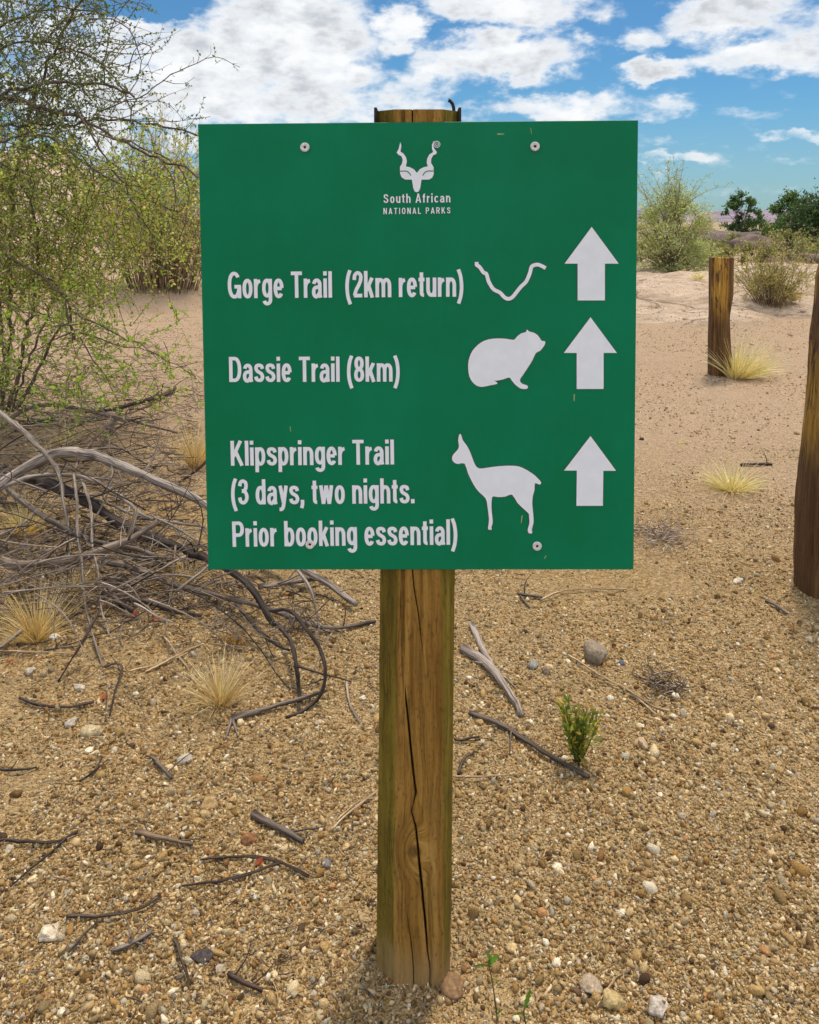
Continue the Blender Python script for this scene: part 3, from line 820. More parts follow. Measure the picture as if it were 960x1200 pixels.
for yy in rows:
    Lx = lambda px: W(px, yy, OFF)
    jl = 1.2 * float(fbm(yy * .05, 0.0, 81, 3)); jr = 1.0 * float(fbm(yy * .05, 3.0, 82, 3))
    fl, fr, sl, sr = lerp(FRL, yy) + jl, lerp(FRR, yy) + jr, lerp(SILL, yy) + .4 * jr, lerp(SILR, yy) + .4 * jl
    depth1, depth2, full = .026, .030, .142
    ring = []; cc = []
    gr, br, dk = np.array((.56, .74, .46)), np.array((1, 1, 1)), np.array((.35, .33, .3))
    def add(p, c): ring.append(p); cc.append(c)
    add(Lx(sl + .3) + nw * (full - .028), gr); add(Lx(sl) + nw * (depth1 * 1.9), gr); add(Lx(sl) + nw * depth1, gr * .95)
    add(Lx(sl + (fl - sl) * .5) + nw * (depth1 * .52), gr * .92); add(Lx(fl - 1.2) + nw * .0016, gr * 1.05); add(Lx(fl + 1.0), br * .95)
    for tab, wt in ((CC, CCw), (CA, CAw), (CB_, CBw)):
        cx, w_ = lerp(tab, yy), lerp(wt, yy); cx = min(max(cx + .35 * float(fbm(yy * .11, 7.0, 90, 3)), fl + 3), fr - 3); w_ = max(w_ * .72, .02)
        dp = min(.022, w_ * .0065)
        add(Lx(cx - w_ / 2 - .8) , br); add(Lx(cx - w_ / 2) + nw * .0006, br * .8); add(Lx(cx) + nw * (dp + .0006), dk); add(Lx(cx + w_ / 2) + nw * .0006, br * .8); add(Lx(cx + w_ / 2 + .8), br)
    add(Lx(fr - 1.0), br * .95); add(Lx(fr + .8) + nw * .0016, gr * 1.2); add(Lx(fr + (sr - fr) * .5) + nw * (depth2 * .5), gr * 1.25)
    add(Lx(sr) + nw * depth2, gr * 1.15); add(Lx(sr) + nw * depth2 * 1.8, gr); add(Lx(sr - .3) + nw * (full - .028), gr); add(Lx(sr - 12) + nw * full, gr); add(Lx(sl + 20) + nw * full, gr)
    nring = len(ring); Vp.append(np.array(ring)); Cp.append(np.array(cc))
n = len(rows); i = np.arange(n - 1)[:, None] * nring; k = np.arange(nring)[None]; k2 = (k + 1) % nring
V = np.concatenate(Vp); bot = V[-nring:].copy()
low = bot - up * .12; V = np.concatenate([V, low]); n += 1; i = np.arange(n - 1)[:, None] * nring
q = np.stack([i + k, i + nring + k, i + nring + k2, i + k2], -1).reshape(-1, 4)
Cc = np.concatenate(Cp + [Cp[-1]])
# algae-green tint on the chamfers and sides, darker on the left
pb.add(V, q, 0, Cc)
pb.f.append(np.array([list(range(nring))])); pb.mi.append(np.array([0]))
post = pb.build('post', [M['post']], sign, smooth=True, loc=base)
post.data.set_sharp_from_angle(angle=R(28))
# steel straps round the head of the pole and a bent nail
def strap(px, y0, y1, side):
    bmx = bmesh.new()
    a, b2 = W(px - 1.6, y0, OFF), W(px + 1.6, y1, OFF)
    pts = []
    for (xx, yy) in ((px - 1.7, y0), (px + 1.7, y0), (px + 1.7, y1), (px - 1.7, y1)):
        for dd in (.012, .105): pts.append(Vector(W(xx, yy, OFF) + nw * dd) - Vector(base))
    vs = [bmx.verts.new(p) for p in pts]
    for f in ((0, 2, 4, 6), (1, 7, 5, 3), (0, 1, 3, 2), (2, 3, 5, 4), (4, 5, 7, 6), (6, 7, 1, 0)): bmx.faces.new([vs[j] for j in f])
    bmesh.ops.recalc_face_normals(bmx, faces=bmx.faces)
    bmesh.ops.bevel(bmx, geom=list(bmx.edges), offset=.0008, segments=1, affect='EDGES')
    return bm_obj('metal_strap', bmx, M['rust'], post)
strap(439.6, 124.5, 172, -1); strap(539.4, 124.5, 172, 1)
nb2 = MB(); nb2.tube([W(x, y, OFF) - base + nw * .05 for x, y in ((534, 140), (533.5, 130), (533, 122), (531.5, 117), (528.5, 113.5), (526.5, 113))], [.0032] * 5 + [.0045], 8)
no = nb2.build('nail', [M['rust']]); no.parent = post

# ------------------------------------------------------------------ the two old posts further on
def old_post(label, left, right, rows_, m_, cat='post'):
    """irregular round-cornered timber; left/right give its picture edges by row"""
    y_b = rows_[-1]; cb = P((lerp(left, y_b) + lerp(right, y_b)) / 2, y_b, 0); d0 = cb[1]
    b = MB(); sides = 18; V = []; C = []
    for q, yy in enumerate(rows_):
        rd = (Pd(lerp(right, yy), yy, d0)[0] - Pd(lerp(left, yy), yy, d0)[0]) / 2; l, r = Pd(lerp(left, yy), yy, d0 + rd * .95), Pd(lerp(right, yy), yy, d0 + rd * .95); c = (l + r) / 2 - np.array([0, rd * .95, 0]); c[2] = Pd(480, yy, d0)[2]; rad = (r[0] - l[0]) / 2
        a = np.arange(sides) * 2 * math.pi / sides + math.pi / sides
        sq = 1 / np.maximum(np.abs(np.cos(a)), np.abs(np.sin(a))) ** .55
        rr = rad * np.minimum(sq, 1.16) / 1.02 * (1 + .07 * fbm(a * 1.6, a * 0 + yy * .02, 15, 3)) * (1 - .10 * (np.abs(np.sin(a * 2.5 + 1.0)) < .12))
        rr = rr * rad / np.abs(np.cos(a) * rr).max()
        V.append(c + np.stack([np.cos(a) * rr, np.sin(a) * rr + rad * .95, a * 0 + (0.012 * fbm(a * 2, a * 0, 3, 2) if q == 0 else 0)], -1)); C.append(np.ones((sides, 3)))
    V.append(V[-1] - np.array([0, 0, .15])); C.append(C[-1])
    n = len(V); i = np.arange(n - 1)[:, None] * sides; k = np.arange(sides)[None]; k2 = (k + 1) % sides
    b.add(np.concatenate(V), np.stack([i + k, i + sides + k, i + sides + k2, i + k2], -1).reshape(-1, 4), 0, np.concatenate(C))
    b.f.append(np.array([list(range(sides))[::1]])); b.mi.append(np.array([0]))
    o = b.build('wooden_post', [M[m_]], loc=on_ground(cb[0], cb[1])); o.data.set_sharp_from_angle(angle=R(50))
    return tag(o, label, cat)


old_post('short brown post with a yellow worn face, grass tuft at its foot', [(302, 832.5), (345, 832), (440, 831)], [(302, 859), (345, 858), (372, 854), (440, 857)], np.linspace(302, 441, 26), 'patchpost')
old_post('tall golden brown post cut off by the right edge of the photo', [(285, 972), (330, 963), (480, 951), (560, 943), (705, 936)], [(285, 1040), (705, 1012)], np.linspace(285, 706, 40), 'oldpost')


# ------------------------------------------------------------------ branches, leaves, grass
def unit(v): v = np.asarray(v, float); return v / (np.linalg.norm(v) + 1e-9)


def resample(p, step):
    p = np.asarray(p, float); p = np.array(crv3(p)); s = np.concatenate([[0], np.cumsum(np.linalg.norm(np.diff(p, axis=0), axis=1))])
    n = max(3, int(s[-1] / step) + 1); t = np.linspace(0, s[-1], n)
    return np.stack([np.interp(t, s, p[:, k]) for k in range(3)], -1)


def crv3(p, n=5):
    p = np.concatenate([[2 * p[0] - p[1]], p, [2 * p[-1] - p[-2]]]); out = []
    for i in range(1, len(p) - 2):
        for k in range(n):
            t = k / n; a, b, c, d = p[i - 1:i + 3]
            out.append(.5 * ((2 * b) + (c - a) * t + (2 * a - 5 * b + 4 * c - d) * t * t + (3 * b - a - 3 * c + d) * t ** 3))
    return out + [p[-2]]


def wander(rg, p, d, Ln, n=6, curl=.5, droop=0.0):
    p = np.array(p, float); d = unit(d); ax = rg.normal(size=3) * curl; out = [p.copy()]
    for _ in range(n):
        d = unit(d + np.cross(ax, d) / n * 1.6 + rg.normal(size=3) * curl * .16 + np.array([0, 0, -droop / n])); p = p + d * Ln / n; out.append(p.copy())
    return np.array(out)


def leaf_quads(b, pos, dirs, size, tints, rg, wid=.5):
    """rhombic leaves: one each at pos, pointing along dirs"""
    n = len(pos)
    if not n: return
    pos = np.asarray(pos, float); d = np.asarray(dirs, float); d /= np.linalg.norm(d, axis=1, keepdims=True) + 1e-9
    sd = np.cross(d, rg.normal(size=(n, 3))); sd /= np.linalg.norm(sd, axis=1, keepdims=True) + 1e-9
    up_ = np.cross(sd, d); s = np.broadcast_to(np.asarray(size, float).reshape(-1, 1), (n, 1))
    v = np.stack([pos, pos + d * s * .5 + sd * s * wid * .5 + up_ * s * .08, pos + d * s, pos + d * s * .5 - sd * s * wid * .5 + up_ * s * .08], 1)
    b.add(v.reshape(-1, 3), (np.arange(n)[:, None] * 4 + np.arange(4)[None]), 0, np.repeat(tints, 4, 0))


def mix_tints(rg, n, cols, w=None, var=.35):
    cols = np.array(cols); w = None if w is None else np.array(w) / sum(w)
    return cols[rg.choice(len(cols), n, p=w)] * (1 - var / 2 + var * rg.random((n, 1)))


GREENS = [(.075, .13, .028), (.12, .20, .035), (.18, .27, .05), (.055, .095, .03)]

# --- the big arching shrub on the left: (picture points, depth there, radius m)
def big_shrub():
    rg = np.random.default_rng(5); st = MB(); lf = MB()
    root = on_ground(*P(-30, 492)[:2])
    o = empty('arching_shrub', root, 'big tangled shrub with arching bare branches and tiny green leaves', 'shrub')
    arcs = [([(-60, 470), (-70, 300), (-40, 160), (0, 113), (34, 99), (80, 97), (113, 98), (140, 106), (158, 118)], 5.8, 5.4, .022),
            ([(-50, 470), (-40, 280), (-30, 150), (0, 116), (42, 125), (93, 139), (127, 153), (170, 181), (215, 195), (236, 212)], 5.8, 5.2, .020),
            ([(-40, 480), (-60, 300), (-30, 170), (0, 148), (40, 148), (85, 147), (115, 141), (150, 141), (190, 147), (228, 155)], 6.0, 5.7, .016),
            ([(-20, 480), (-30, 300), (-30, 190), (0, 165), (40, 158), (80, 175), (120, 205), (160, 225), (205, 250)], 5.6, 5.2, .013),
            ([(0, 480), (10, 400), (12, 300), (20, 200), (40, 120), (60, 60), (90, 10), (110, -40)], 6.2, 6.0, .020),
            ([(-20, 480), (-40, 380), (-60, 240), (-50, 120), (-30, 60), (20, 20), (70, 8), (120, 14)], 6.4, 6.0, .016),
            ([(-30, 470), (-50, 250), (-40, 90), (0, 60), (50, 50), (95, 62), (130, 88), (150, 118), (158, 150)], 6.2, 5.8, .014),
            ([(10, 480), (30, 400), (45, 320), (40, 260), (20, 205), (5, 190)], 5.6, 5.4, .016),
            ([(20, 480), (60, 400), (85, 365), (70, 335), (40, 318), (0, 300)], 5.4, 5.2, .012),
            ([(15, 480), (50, 380), (90, 280), (110, 230), (105, 190), (85, 160)], 5.8, 5.6, .010),
            ([(0, 470), (5, 420), (0, 350), (-20, 300)], 5.4, 5.4, .016),
            ([(88, 395), (75, 350), (45, 322), (10, 300), (-30, 285)], 5.0, 5.2, .010),
            ([(90, 130), (125, 185), (150, 225), (165, 255), (175, 270)], 5.4, 5.2, .008),
            ([(115, 155), (160, 170), (195, 192), (205, 225), (200, 255), (180, 275)], 5.3, 5.2, .007),
            ([(175, 175), (215, 200), (222, 230), (217, 265), (208, 290)], 5.3, 5.2, .006),
            ([(122, 100), (124, 60), (132, 30), (148, 5), (152, -10)], 5.5, 5.4, .005),
            ([(105, 22), (130, 22), (150, 32), (162, 55), (165, 80), (155, 105), (120, 130)], 5.5, 5.4, .0055),
            ([(150, 85), (155, 62), (168, 50), (178, 55), (178, 70), (165, 88), (172, 92)], 5.5, 5.4, .004),
            ([(118, 128), (165, 112), (195, 92), (225, 75), (255, 66), (282, 80)], 5.5, 5.2, .005),
            ([(110, 132), (150, 140), (190, 142), (225, 140), (245, 136)], 5.5, 5.3, .004),
            ([(190, 92), (205, 98), (218, 97), (228, 90)], 5.4, 5.3, .003),
            ([(100, 110), (130, 118), (170, 118), (200, 122), (214, 140)], 5.6, 5.4, .004),
            ([(60, 120), (100, 55), (140, 52), (165, 52)], 5.7, 5.5, .005), ([(60, 30), (110, 12), (150, 2), (176, 6)], 5.9, 5.7, .004),
            ([(85, 365), (120, 385), (160, 402), (200, 425), (232, 440)], 5.0, 4.8, .006), ([(95, 390), (130, 400), (165, 410), (185, 415)], 5.0, 4.9, .005),
            ([(95, 395), (112, 425), (130, 455), (142, 478)], 5.0, 4.9, .005), ([(90, 385), (60, 400), (25, 425), (-5, 440)], 4.9, 4.6, .005),
            ([(100, 378), (60, 385), (30, 395), (-10, 405)], 4.8, 4.5, .005), ([(-10, 420), (20, 435), (45, 455), (92, 458)], 4.6, 4.4, .005), ([(-10, 350), (30, 365), (60, 372), (100, 375)], 4.8, 4.7, .005)]
    tw = []
    for a, (pts, d0, d1, r0) in enumerate(arcs):
        p3 = resample([Pd(x, y, d0 + (d1 - d0) * i / (len(pts) - 1)) for i, (x, y) in enumerate(pts)], .07)
        p3 = p3 + .012 * rg.normal(size=p3.shape) * min(1, r0 / .01)
        st.tube(p3, np.linspace(r0, r0 * .35, len(p3)), 6 if r0 > .008 else 5, 0, (1.05, 1, 1), jit=.15)
        fine = r0 < .0062; step = .055 if fine else .034
        s = np.concatenate([[0], np.cumsum(np.linalg.norm(np.diff(p3, axis=0), axis=1))])
        for t in np.arange(.15 if fine else .7, s[-1], step):
            i = min(len(p3) - 2, int(np.searchsorted(s, t))); q = p3[i]; tg = unit(p3[min(i + 1, len(p3) - 1)] - p3[max(i - 1, 0)])
            px = 480 + F * q[0] / q[1]
            if px < -110: continue
            if fine: ln = rg.uniform(.03, .16)
            else: ln = rg.uniform(.12, .62) * (.55 if t > s[-1] * .85 else 1)
            tw.append((q, unit(tg * rg.uniform(.2, 1.0) + rg.normal(size=3) * .75), ln, fine, a >= 24))
    # hanging leafy twigs in the middle of the shrub
    for _ in range(1700):
        px, py = rg.uniform(-60, 228), rg.uniform(185, 345)
        if px > 130 and py > 300 and rg.random() < .7: continue
        if px > 150 and py > 215 and rg.random() < .55: continue
        tw.append((Pd(px, py, rg.uniform(5.1, 6.6)), unit(rg.normal(size=3) + (.3, 0, -.5)), rg.uniform(.15, .5), False, False))
    for _ in range(760):
        px, py = rg.uniform(-60, 130), rg.uniform(-30, 190)
        if px + .55 * py > 175 and rg.random() < .75: continue
        tw.append((Pd(px, py, rg.uniform(5.4, 6.6)), unit(rg.normal(size=3) + (.5, 0, .3)), rg.uniform(.15, .6), False, False))
    for _ in range(420):
        px, py = rg.uniform(-30, 225), rg.uniform(330, 475)
        if px > 130 and rg.random() < .6: continue
        if px > 120 and py < 370: continue
        tw.append((Pd(px, py, rg.uniform(4.7, 5.6)), unit(rg.normal(size=3) + (.5, 0, 0)), rg.uniform(.1, .4), False, rg.random() < .5))
    for (q, d, ln, fine, bright) in tw:
        w = wander(rg, q, d, ln, 6, .55, .25)
        if w[:, 2].min() < float(g(q[0], q[1])) + .02: continue
        r = .0011 + .0045 * ln
        pale = rg.random() < .30
        st.tube(w, np.linspace(r, .0009, 7), 4, 0, (2.2, 2.1, 1.9) if pale else (1, 1, 1) if not bright else (1.9, 1.9, 1.6), cap=False)
        n = max(2, int((8 + ln * 60) * rg.uniform(.3, 1.0))) if not fine else max(2, int(ln * 30))
        i = rg.random(n) * 5.98; k = i.astype(int); f = (i - k)[:, None]
        pos = w[k] * (1 - f) + w[k + 1] * f; dr = (w[k + 1] - w[k]); dr = dr / (np.linalg.norm(dr, axis=1, keepdims=True) + 1e-9) * .6 + rg.normal(size=(n, 3)) * .8
        py = CY - F * (q[2] - H) / q[1] - 50
        if bright: tn = mix_tints(rg, n, [(.36, .54, .05), (.46, .58, .09), (.22, .36, .045)]); sz = rg.uniform(.018, .032, n)
        elif py < 160 and px < 400: tn = mix_tints(rg, n, [(.09, .13, .035), (.14, .19, .045), (.25, .31, .08)], [.4, .4, .2]); sz = rg.uniform(.014, .026, n)
        else: tn = mix_tints(rg, n, [(.30, .42, .07), (.46, .54, .12), (.62, .62, .20), (.16, .22, .06), (.66, .50, .22), (.42, .2, .05)], [.28, .32, .22, .1, .1, .02]); sz = rg.uniform(.015, .030, n)
        leaf_quads(lf, pos, dr, sz, tn, rg, .62)
    st.build('stem', [M['twig']], o); lf.build('foliage', [M['leaf']], o, smooth=False)


big_shrub()


# --- bushes that grow as a sheaf of upright stems (broom, rushes)
def broom(label, base_px, h_px, w_px, n, cols, wood, seed, leafy=1.0, lean=0.0, group=None, low=.15, dist=None, base_r=.12, arch_=.35):
    rg = np.random.default_rng(seed); b0 = P(*base_px) if dist is None else on_ground((base_px[0] - 480) / F * dist, dist)
    d = b0[1]; hh, ww = h_px * d / F, w_px * d / F
    o = empty('broom_bush', b0, label, 'bush', group); st = MB(); lf = MB()
    for _ in range(n):
        a = rg.random() * 2 * math.pi; r = rg.random() ** .7
        p = b0 + np.array([math.cos(a) * r * ww * base_r, math.sin(a) * r * ww * base_r, -.03])
        p[2] = float(g(p[0], p[1])) - .02
        L_ = hh * rg.uniform(.45, 1.06) * (1 - .25 * r)
        dirn = unit([math.cos(a) * r * ww * .55 + lean * hh, math.sin(a) * r * ww * .5, hh])
        w = wander(rg, p, dirn, L_, 7, .22, -.1 + arch_ * r)
        st.tube(w, np.linspace(.0035 + .002 * hh * rg.random(), .0016, 8), 4, 0, mix_tints(rg, 1, wood)[0], cap=False)
        subs = [w]
        for _k in range(rg.integers(2, 5)):
            k = rg.integers(2, 7); s = wander(rg, w[k], unit(w[min(k + 1, 7)] - w[k - 1] + rg.normal(size=3) * .38), L_ * rg.uniform(.15, .4), 4, .25, .1)
            st.tube(s, np.linspace(.0026, .0011, 5), 3, 0, mix_tints(rg, 1, cols)[0] * 2.2, cap=False); subs.append(s)
        for s in subs:
            m = int(rg.uniform(8, 26) * leafy); i = (low * 1.0 + (1 - low) * rg.random(m)) * (len(s) - 1.01) if s is w else rg.random(m) * (len(s) - 1.01); k = i.astype(int); f = (i - k)[:, None]
            pos = s[k] * (1 - f) + s[k + 1] * f; dr = s[k + 1] - s[k]; dr = dr / (np.linalg.norm(dr, axis=1, keepdims=True) + 1e-9) + rg.normal(size=(m, 3)) * .42
            leaf_quads(lf, pos, dr, rg.uniform(.03, .075, m) * (.5 + .25 * hh), mix_tints(rg, m, cols), rg, .24)
    st.build('stem', [M['twig']], o); lf.build('foliage', [M['leaf']], o, smooth=False)
    return o


WOODY = [(1.2, 1.15, 1.0), (.8, .75, .7), (1.8, 1.7, 1.4)]
broom('tall grey green broom bush close to the left edge of the sign', (192, 356), 222, 135, 300, [(.46, .46, .20), (.36, .39, .15), (.62, .54, .26), (.28, .34, .13), (.68, .50, .26)], [(2.6, 2.4, 1.7), (1.9, 1.8, 1.3), (1.1, 1.0, .85)], 11, .75, group=None, low=.35, base_r=.30, arch_=.25)
broom('rounded olive broom bush with bare grey stems behind the short post', (902, 349), 90, 100, 150, [(.44, .39, .17), (.55, .48, .21), (.32, .31, .13)], [(2.3, 2.0, 1.6), (1.3, 1.2, 1.0)], 12, .8, low=.45, base_r=.16, arch_=.5)


# --- leafy bushes and trees: trunk, limbs, clumps of leaves
def tree(name, label, cat, base_px, dist, h, spread, seed, cols, leaf, nclump, per, trunk_h=.3, group=None, wispy=0.0, tr=.05, lean=0.0, squash=.8, bark=(1, 1, 1)):
    rg = np.random.default_rng(seed); b0 = on_ground((base_px - 480) / F * dist, dist)
    o = empty(name, b0, label, cat, group); st = MB(); lf = MB()
    top = b0 + np.array([lean * h, 0, h * trunk_h])
    main = np.array([b0 - (0, 0, .1), (b0 + top) / 2 + rg.normal(size=3) * .02 * h, top]); st.tube(resample(main, h * .08), np.linspace(tr, tr * .6, len(resample(main, h * .08))), 7, 0, bark)
    for _ in range(nclump):
        a = rg.random() * 2 * math.pi; u = rg.random() ** .5; zc = rg.random()
        rad = spread * (.35 + .65 * math.sin(math.pi * min(1, .12 + zc * .88)) ** .7) * u
        c = b0 + np.array([math.cos(a) * rad + lean * h, math.sin(a) * rad, h * (trunk_h * .55 + (1 - trunk_h * .55) * zc * (1 - .25 * u))])
        j = top * .6 + b0 * .4 + rg.normal(size=3) * .03 * h
        limb = np.array([j, j * .45 + c * .55 + np.array([0, 0, .05 * h * rg.random()]), c]); lm = resample(limb, h * .1)
        st.tube(lm, np.linspace(tr * .35, tr * .07, len(lm)), 4, 0, bark, cap=False)
        cs = spread * rg.uniform(.16, .34)
        tone = .75 + .5 * rg.random()
        ends = []
        for _k in range(5):
            s = wander(rg, c - unit(c - j) * cs * .5, unit(c - j + rg.normal(size=3) * h * .35), cs * rg.uniform(1.0, 1.9), 4, .4, .15); st.tube(s, np.linspace(tr * .08, tr * .03, 5), 3, 0, bark, cap=False); ends.append(s)
        m = int(per * rg.uniform(.6, 1.3)); s = np.array(ends)[rg.integers(0, 5, m)]; i = rg.random(m) * 3.98; k = i.astype(int); f = (i - k)[:, None]; ar = np.arange(m)
        pos = s[ar, k] * (1 - f) + s[ar, k + 1] * f + rg.normal(size=(m, 3)) * cs * .20 * np.array([1, 1, squash])
        leaf_quads(lf, pos, rg.normal(size=(m, 3)) + (0, 0, .2), leaf * rg.uniform(.6, 1.4, m), mix_tints(rg, m, cols) * tone, rg, .5 if not wispy else .22)
    for _ in range(int(wispy)):
        a = rg.random() * 2 * math.pi; p = b0 + np.array([math.cos(a) * spread * .35 * rg.random(), math.sin(a) * spread * .3, h * .55])
        w = wander(rg, p, unit([rg.normal() * .42, rg.normal() * .3, 1]), h * rg.uniform(.42, .78), 7, .3, .02); st.tube(w, np.linspace(tr * .2, tr * .05, 8), 4, 0, bark, cap=False)
        for k in range(2, 8):
            for _j in range(2):
                s = wander(rg, w[k], unit(rg.normal(size=3) * .6 + (0, 0, .4)), h * rg.uniform(.04, .11), 3, .3); st.tube(s, np.linspace(tr * .07, tr * .03, 4), 3, 0, bark, cap=False)
                m = 7; i = rg.random(m) * 2.98; kk = i.astype(int); f = (i - kk)[:, None]
                leaf_quads(lf, s[kk] * (1 - f) + s[kk + 1] * f, rg.normal(size=(m, 3)), leaf * rg.uniform(.5, 1.0, m), mix_tints(rg, m, cols), rg, .22)
    st.build('trunk', [M['twig']], o); lf.build('foliage' if cat == 'bush' else 'crown', [M['leaf']], o, smooth=False)
    return o


FEATH = [(.38, .44, .18), (.50, .55, .26), (.27, .34, .13), (.60, .62, .35)]
tree('feathery_bush', 'pale green feathery bush against the right edge of the sign', 'bush', 786, 19.2, 2.05, 1.12, 31, FEATH, .080, 110, 125, .06, None, 30, .045, 0, .8, (1.5, 1.35, 1.2))
DK = [(.055, .10, .042), (.085, .145, .058), (.04, .075, .033), (.11, .18, .07)]
tree('tree', 'small dark tree with a stepped crown alone on the skyline', 'tree', 868, 62, 4.0, 1.45, 41, DK, .2, 30, 110, .3, None, 0, .10, .0)
tree('tree', 'low dark tree right beside the stepped skyline tree', 'tree', 890, 66, 1.9, 1.5, 42, DK, .2, 14, 110, .3, None, 0, .08)
tree('tree', 'broad dark green tree left of the tree cut by the right edge', 'tree', 925, 46, 3.0, 1.6, 43, [(.05, .10, .025), (.075, .14, .035), (.10, .17, .05)], .17, 44, 150, .25, None, 0, .12)
tree('tree', 'dark green tree cut off by the right edge of the photo', 'tree', 958, 40, 2.9, 2.0, 44, DK, .16, 56, 160, .2, None, 0, .12)
tree('tree', 'dark tree on the tan hill seen through the arching shrub', 'tree', 58, 29, 1.4, .95, 45, DK, .14, 34, 70, .25, None, 0, .08)
# scattered scrub between the bushes and the skyline
SCR = [(752, 30, .9), (770, 34, .9), (822, 40, .9), (838, 33, .7), (848, 28, .75), (905, 52, 1.3), (918, 36, 1.2), (940, 30, 1.3), (955, 27, 1.0), (875, 36, .6), (895, 30, .55), (1010, 30, 1.2), (862, 48, .8), (800, 52, 1.1)]
for k, (px, d, hh) in enumerate(SCR):
    tree('scrub_bush', 'low dull green scrub bush on the flat before the skyline', 'bush', px, d, hh, hh * .95, 60 + k, [(.24, .24, .10), (.32, .29, .14), (.17, .19, .085)], .11, 16, 55, .15, 'scrub bushes on the flat', 0, .03)
for k, (px, d, hh) in enumerate(((20, 24, .7), (90, 22.5, .5), (140, 23, .8), (228, 21, .7), (-10, 22, .9), (55, 21, .5))):
    tree('scrub_bush', 'low green scrub bush at the foot of the tan hill', 'bush', px, d, hh, hh * .95, 90 + k, [(.26, .31, .10), (.36, .35, .15), (.18, .23, .08)], .09, 14, 50, .15, 'scrub bushes below the hill', 0, .02)


# --- rock ledges on the flat
def rock(name, label, cat, c, size, seed, tint, group=None, mat_='stone', base=None, cuts=9, flat=False, sink=.3, m_extra=None):
    rg = np.random.default_rng(seed); v, f = ICO3 if base is None else base; v = v.copy()
    for _ in range(cuts):
        d = unit(rg.normal(size=3)); pr = v @ d; cut = rg.uniform(.55, .85); o_ = pr > cut; v[o_] -= ((pr - cut)[:, None] * d)[o_]
    v = v * (1 + .07 * rg.normal(size=(len(v), 1)) + .22 * fbm(v[:, 0] * 1.7 + seed, v[:, 1] * 1.7 + v[:, 2] * 1.3, seed % 50, 3)[:, None]) if not flat else v
    rz = rg.random() * 6.28; cs, sn = math.cos(rz), math.sin(rz)
    v = v * np.array(size); 
    if flat is not None and not isinstance(flat, bool): cs, sn = math.cos(flat), math.sin(flat)
    v = v @ np.array([[cs, sn, 0], [-sn, cs, 0], [0, 0, 1]])
    c = np.array(c, float); b = MB(); b.add(v + c + np.array([0, 0, size[2] * (1 - 2 * sink)]), f, 0, np.array(tint) * (1 + .12 * rg.normal(size=(len(v), 1))))
    o = b.build(name, [M[mat_]], loc=c, smooth=isinstance(flat, float)); return tag(o, label, cat, group)


for k, (px, d, sx, sz, lab) in enumerate(((872, 50, 2.6, .7, 'long dark rock ledge below the stepped skyline tree'), (846, 58, 2.4, .8, 'reddish rock ledge between the feathery bush and the skyline tree'), (888, 43, 1.6, .6, 'grey rock ledge behind the olive broom bush'), (800, 62, 4.0, .9, 'low brown rock ridge behind the feathery bush'), (935, 28, 1.0, .32, 'reddish rock at the foot of the dark trees'))):
    rock('rock_outcrop', lab, 'rock', on_ground((px - 480) / F * d, d), (sx, 1.2, sz), 200 + k, (.17 + .03 * k, .125 + .018 * k, .11 + .012 * k))


# --- grass tufts
def tuft(label, base_px, h_px, w_px, n, cols, seed, lean=(0, 0), group=None, name='grass_tuft', wid=.0016, spread=1.0):
    rg = np.random.default_rng(seed); b0 = P(*base_px); d = b0[1]; hh, ww = h_px * d / F, w_px * d / F; b = MB()
    a = rg.random(n) * 2 * math.pi; r = rg.random(n) ** .6; K = 6
    root = b0 + np.stack([np.cos(a) * r * ww * .13, np.sin(a) * r * ww * .13, np.zeros(n) - .004], -1)
    Ls = hh * rg.uniform(.45, 1.12, n) * (1.0 - .15 * r)
    out = np.stack([np.cos(a) * r * spread + lean[0], np.sin(a) * r * spread + lean[1], np.full(n, hh / (ww * .5) * .75)], -1); out += rg.normal(size=(n, 3)) * .27; out /= np.linalg.norm(out, axis=1, keepdims=True)
    bend = np.stack([np.cos(a) * r * .6 + lean[0] * .6, np.sin(a) * r * .6 + lean[1] * .6, -.35 * np.ones(n)], -1) * rg.uniform(.1, 2.0, n)[:, None]
    pts = []
    p = root.copy(); dr = out.copy()
    for k in range(K):
        pts.append(p.copy()); dr = dr + bend / K + rg.normal(size=(n, 3)) * .05; dr /= np.linalg.norm(dr, axis=1, keepdims=True); p = p + dr * (Ls / (K - 1))[:, None]
    pts = np.array(pts)                                  # K, n, 3
    side = np.cross(out, rg.normal(size=(n, 3))); side /= np.linalg.norm(side, axis=1, keepdims=True)
    w = wid * np.array([1, .95, .8, .62, .4, .12])[:, None, None] * rg.uniform(.6, 1.3, (1, n, 1))
    l, r2 = pts + side[None] * w, pts - side[None] * w
    V = np.stack([l, r2], 2).transpose(1, 0, 2, 3).reshape(n, K * 2, 3); tn = mix_tints(rg, n, cols, var=.5)
    tip = np.linspace(.7, 1.15, K).repeat(2)[None, :, None]
    f = np.array([(2 * k, 2 * k + 1, 2 * k + 3, 2 * k + 2) for k in range(K - 1)])
    b.add(V.reshape(-1, 3), (f[None] + (np.arange(n) * K * 2)[:, None, None]).reshape(-1, 4), 0, (tn[:, None, :] * np.ones_like(tip)).reshape(-1, 3))
    o = b.build(name, [M['straw']], loc=b0); return tag(o, label, 'grass', group)


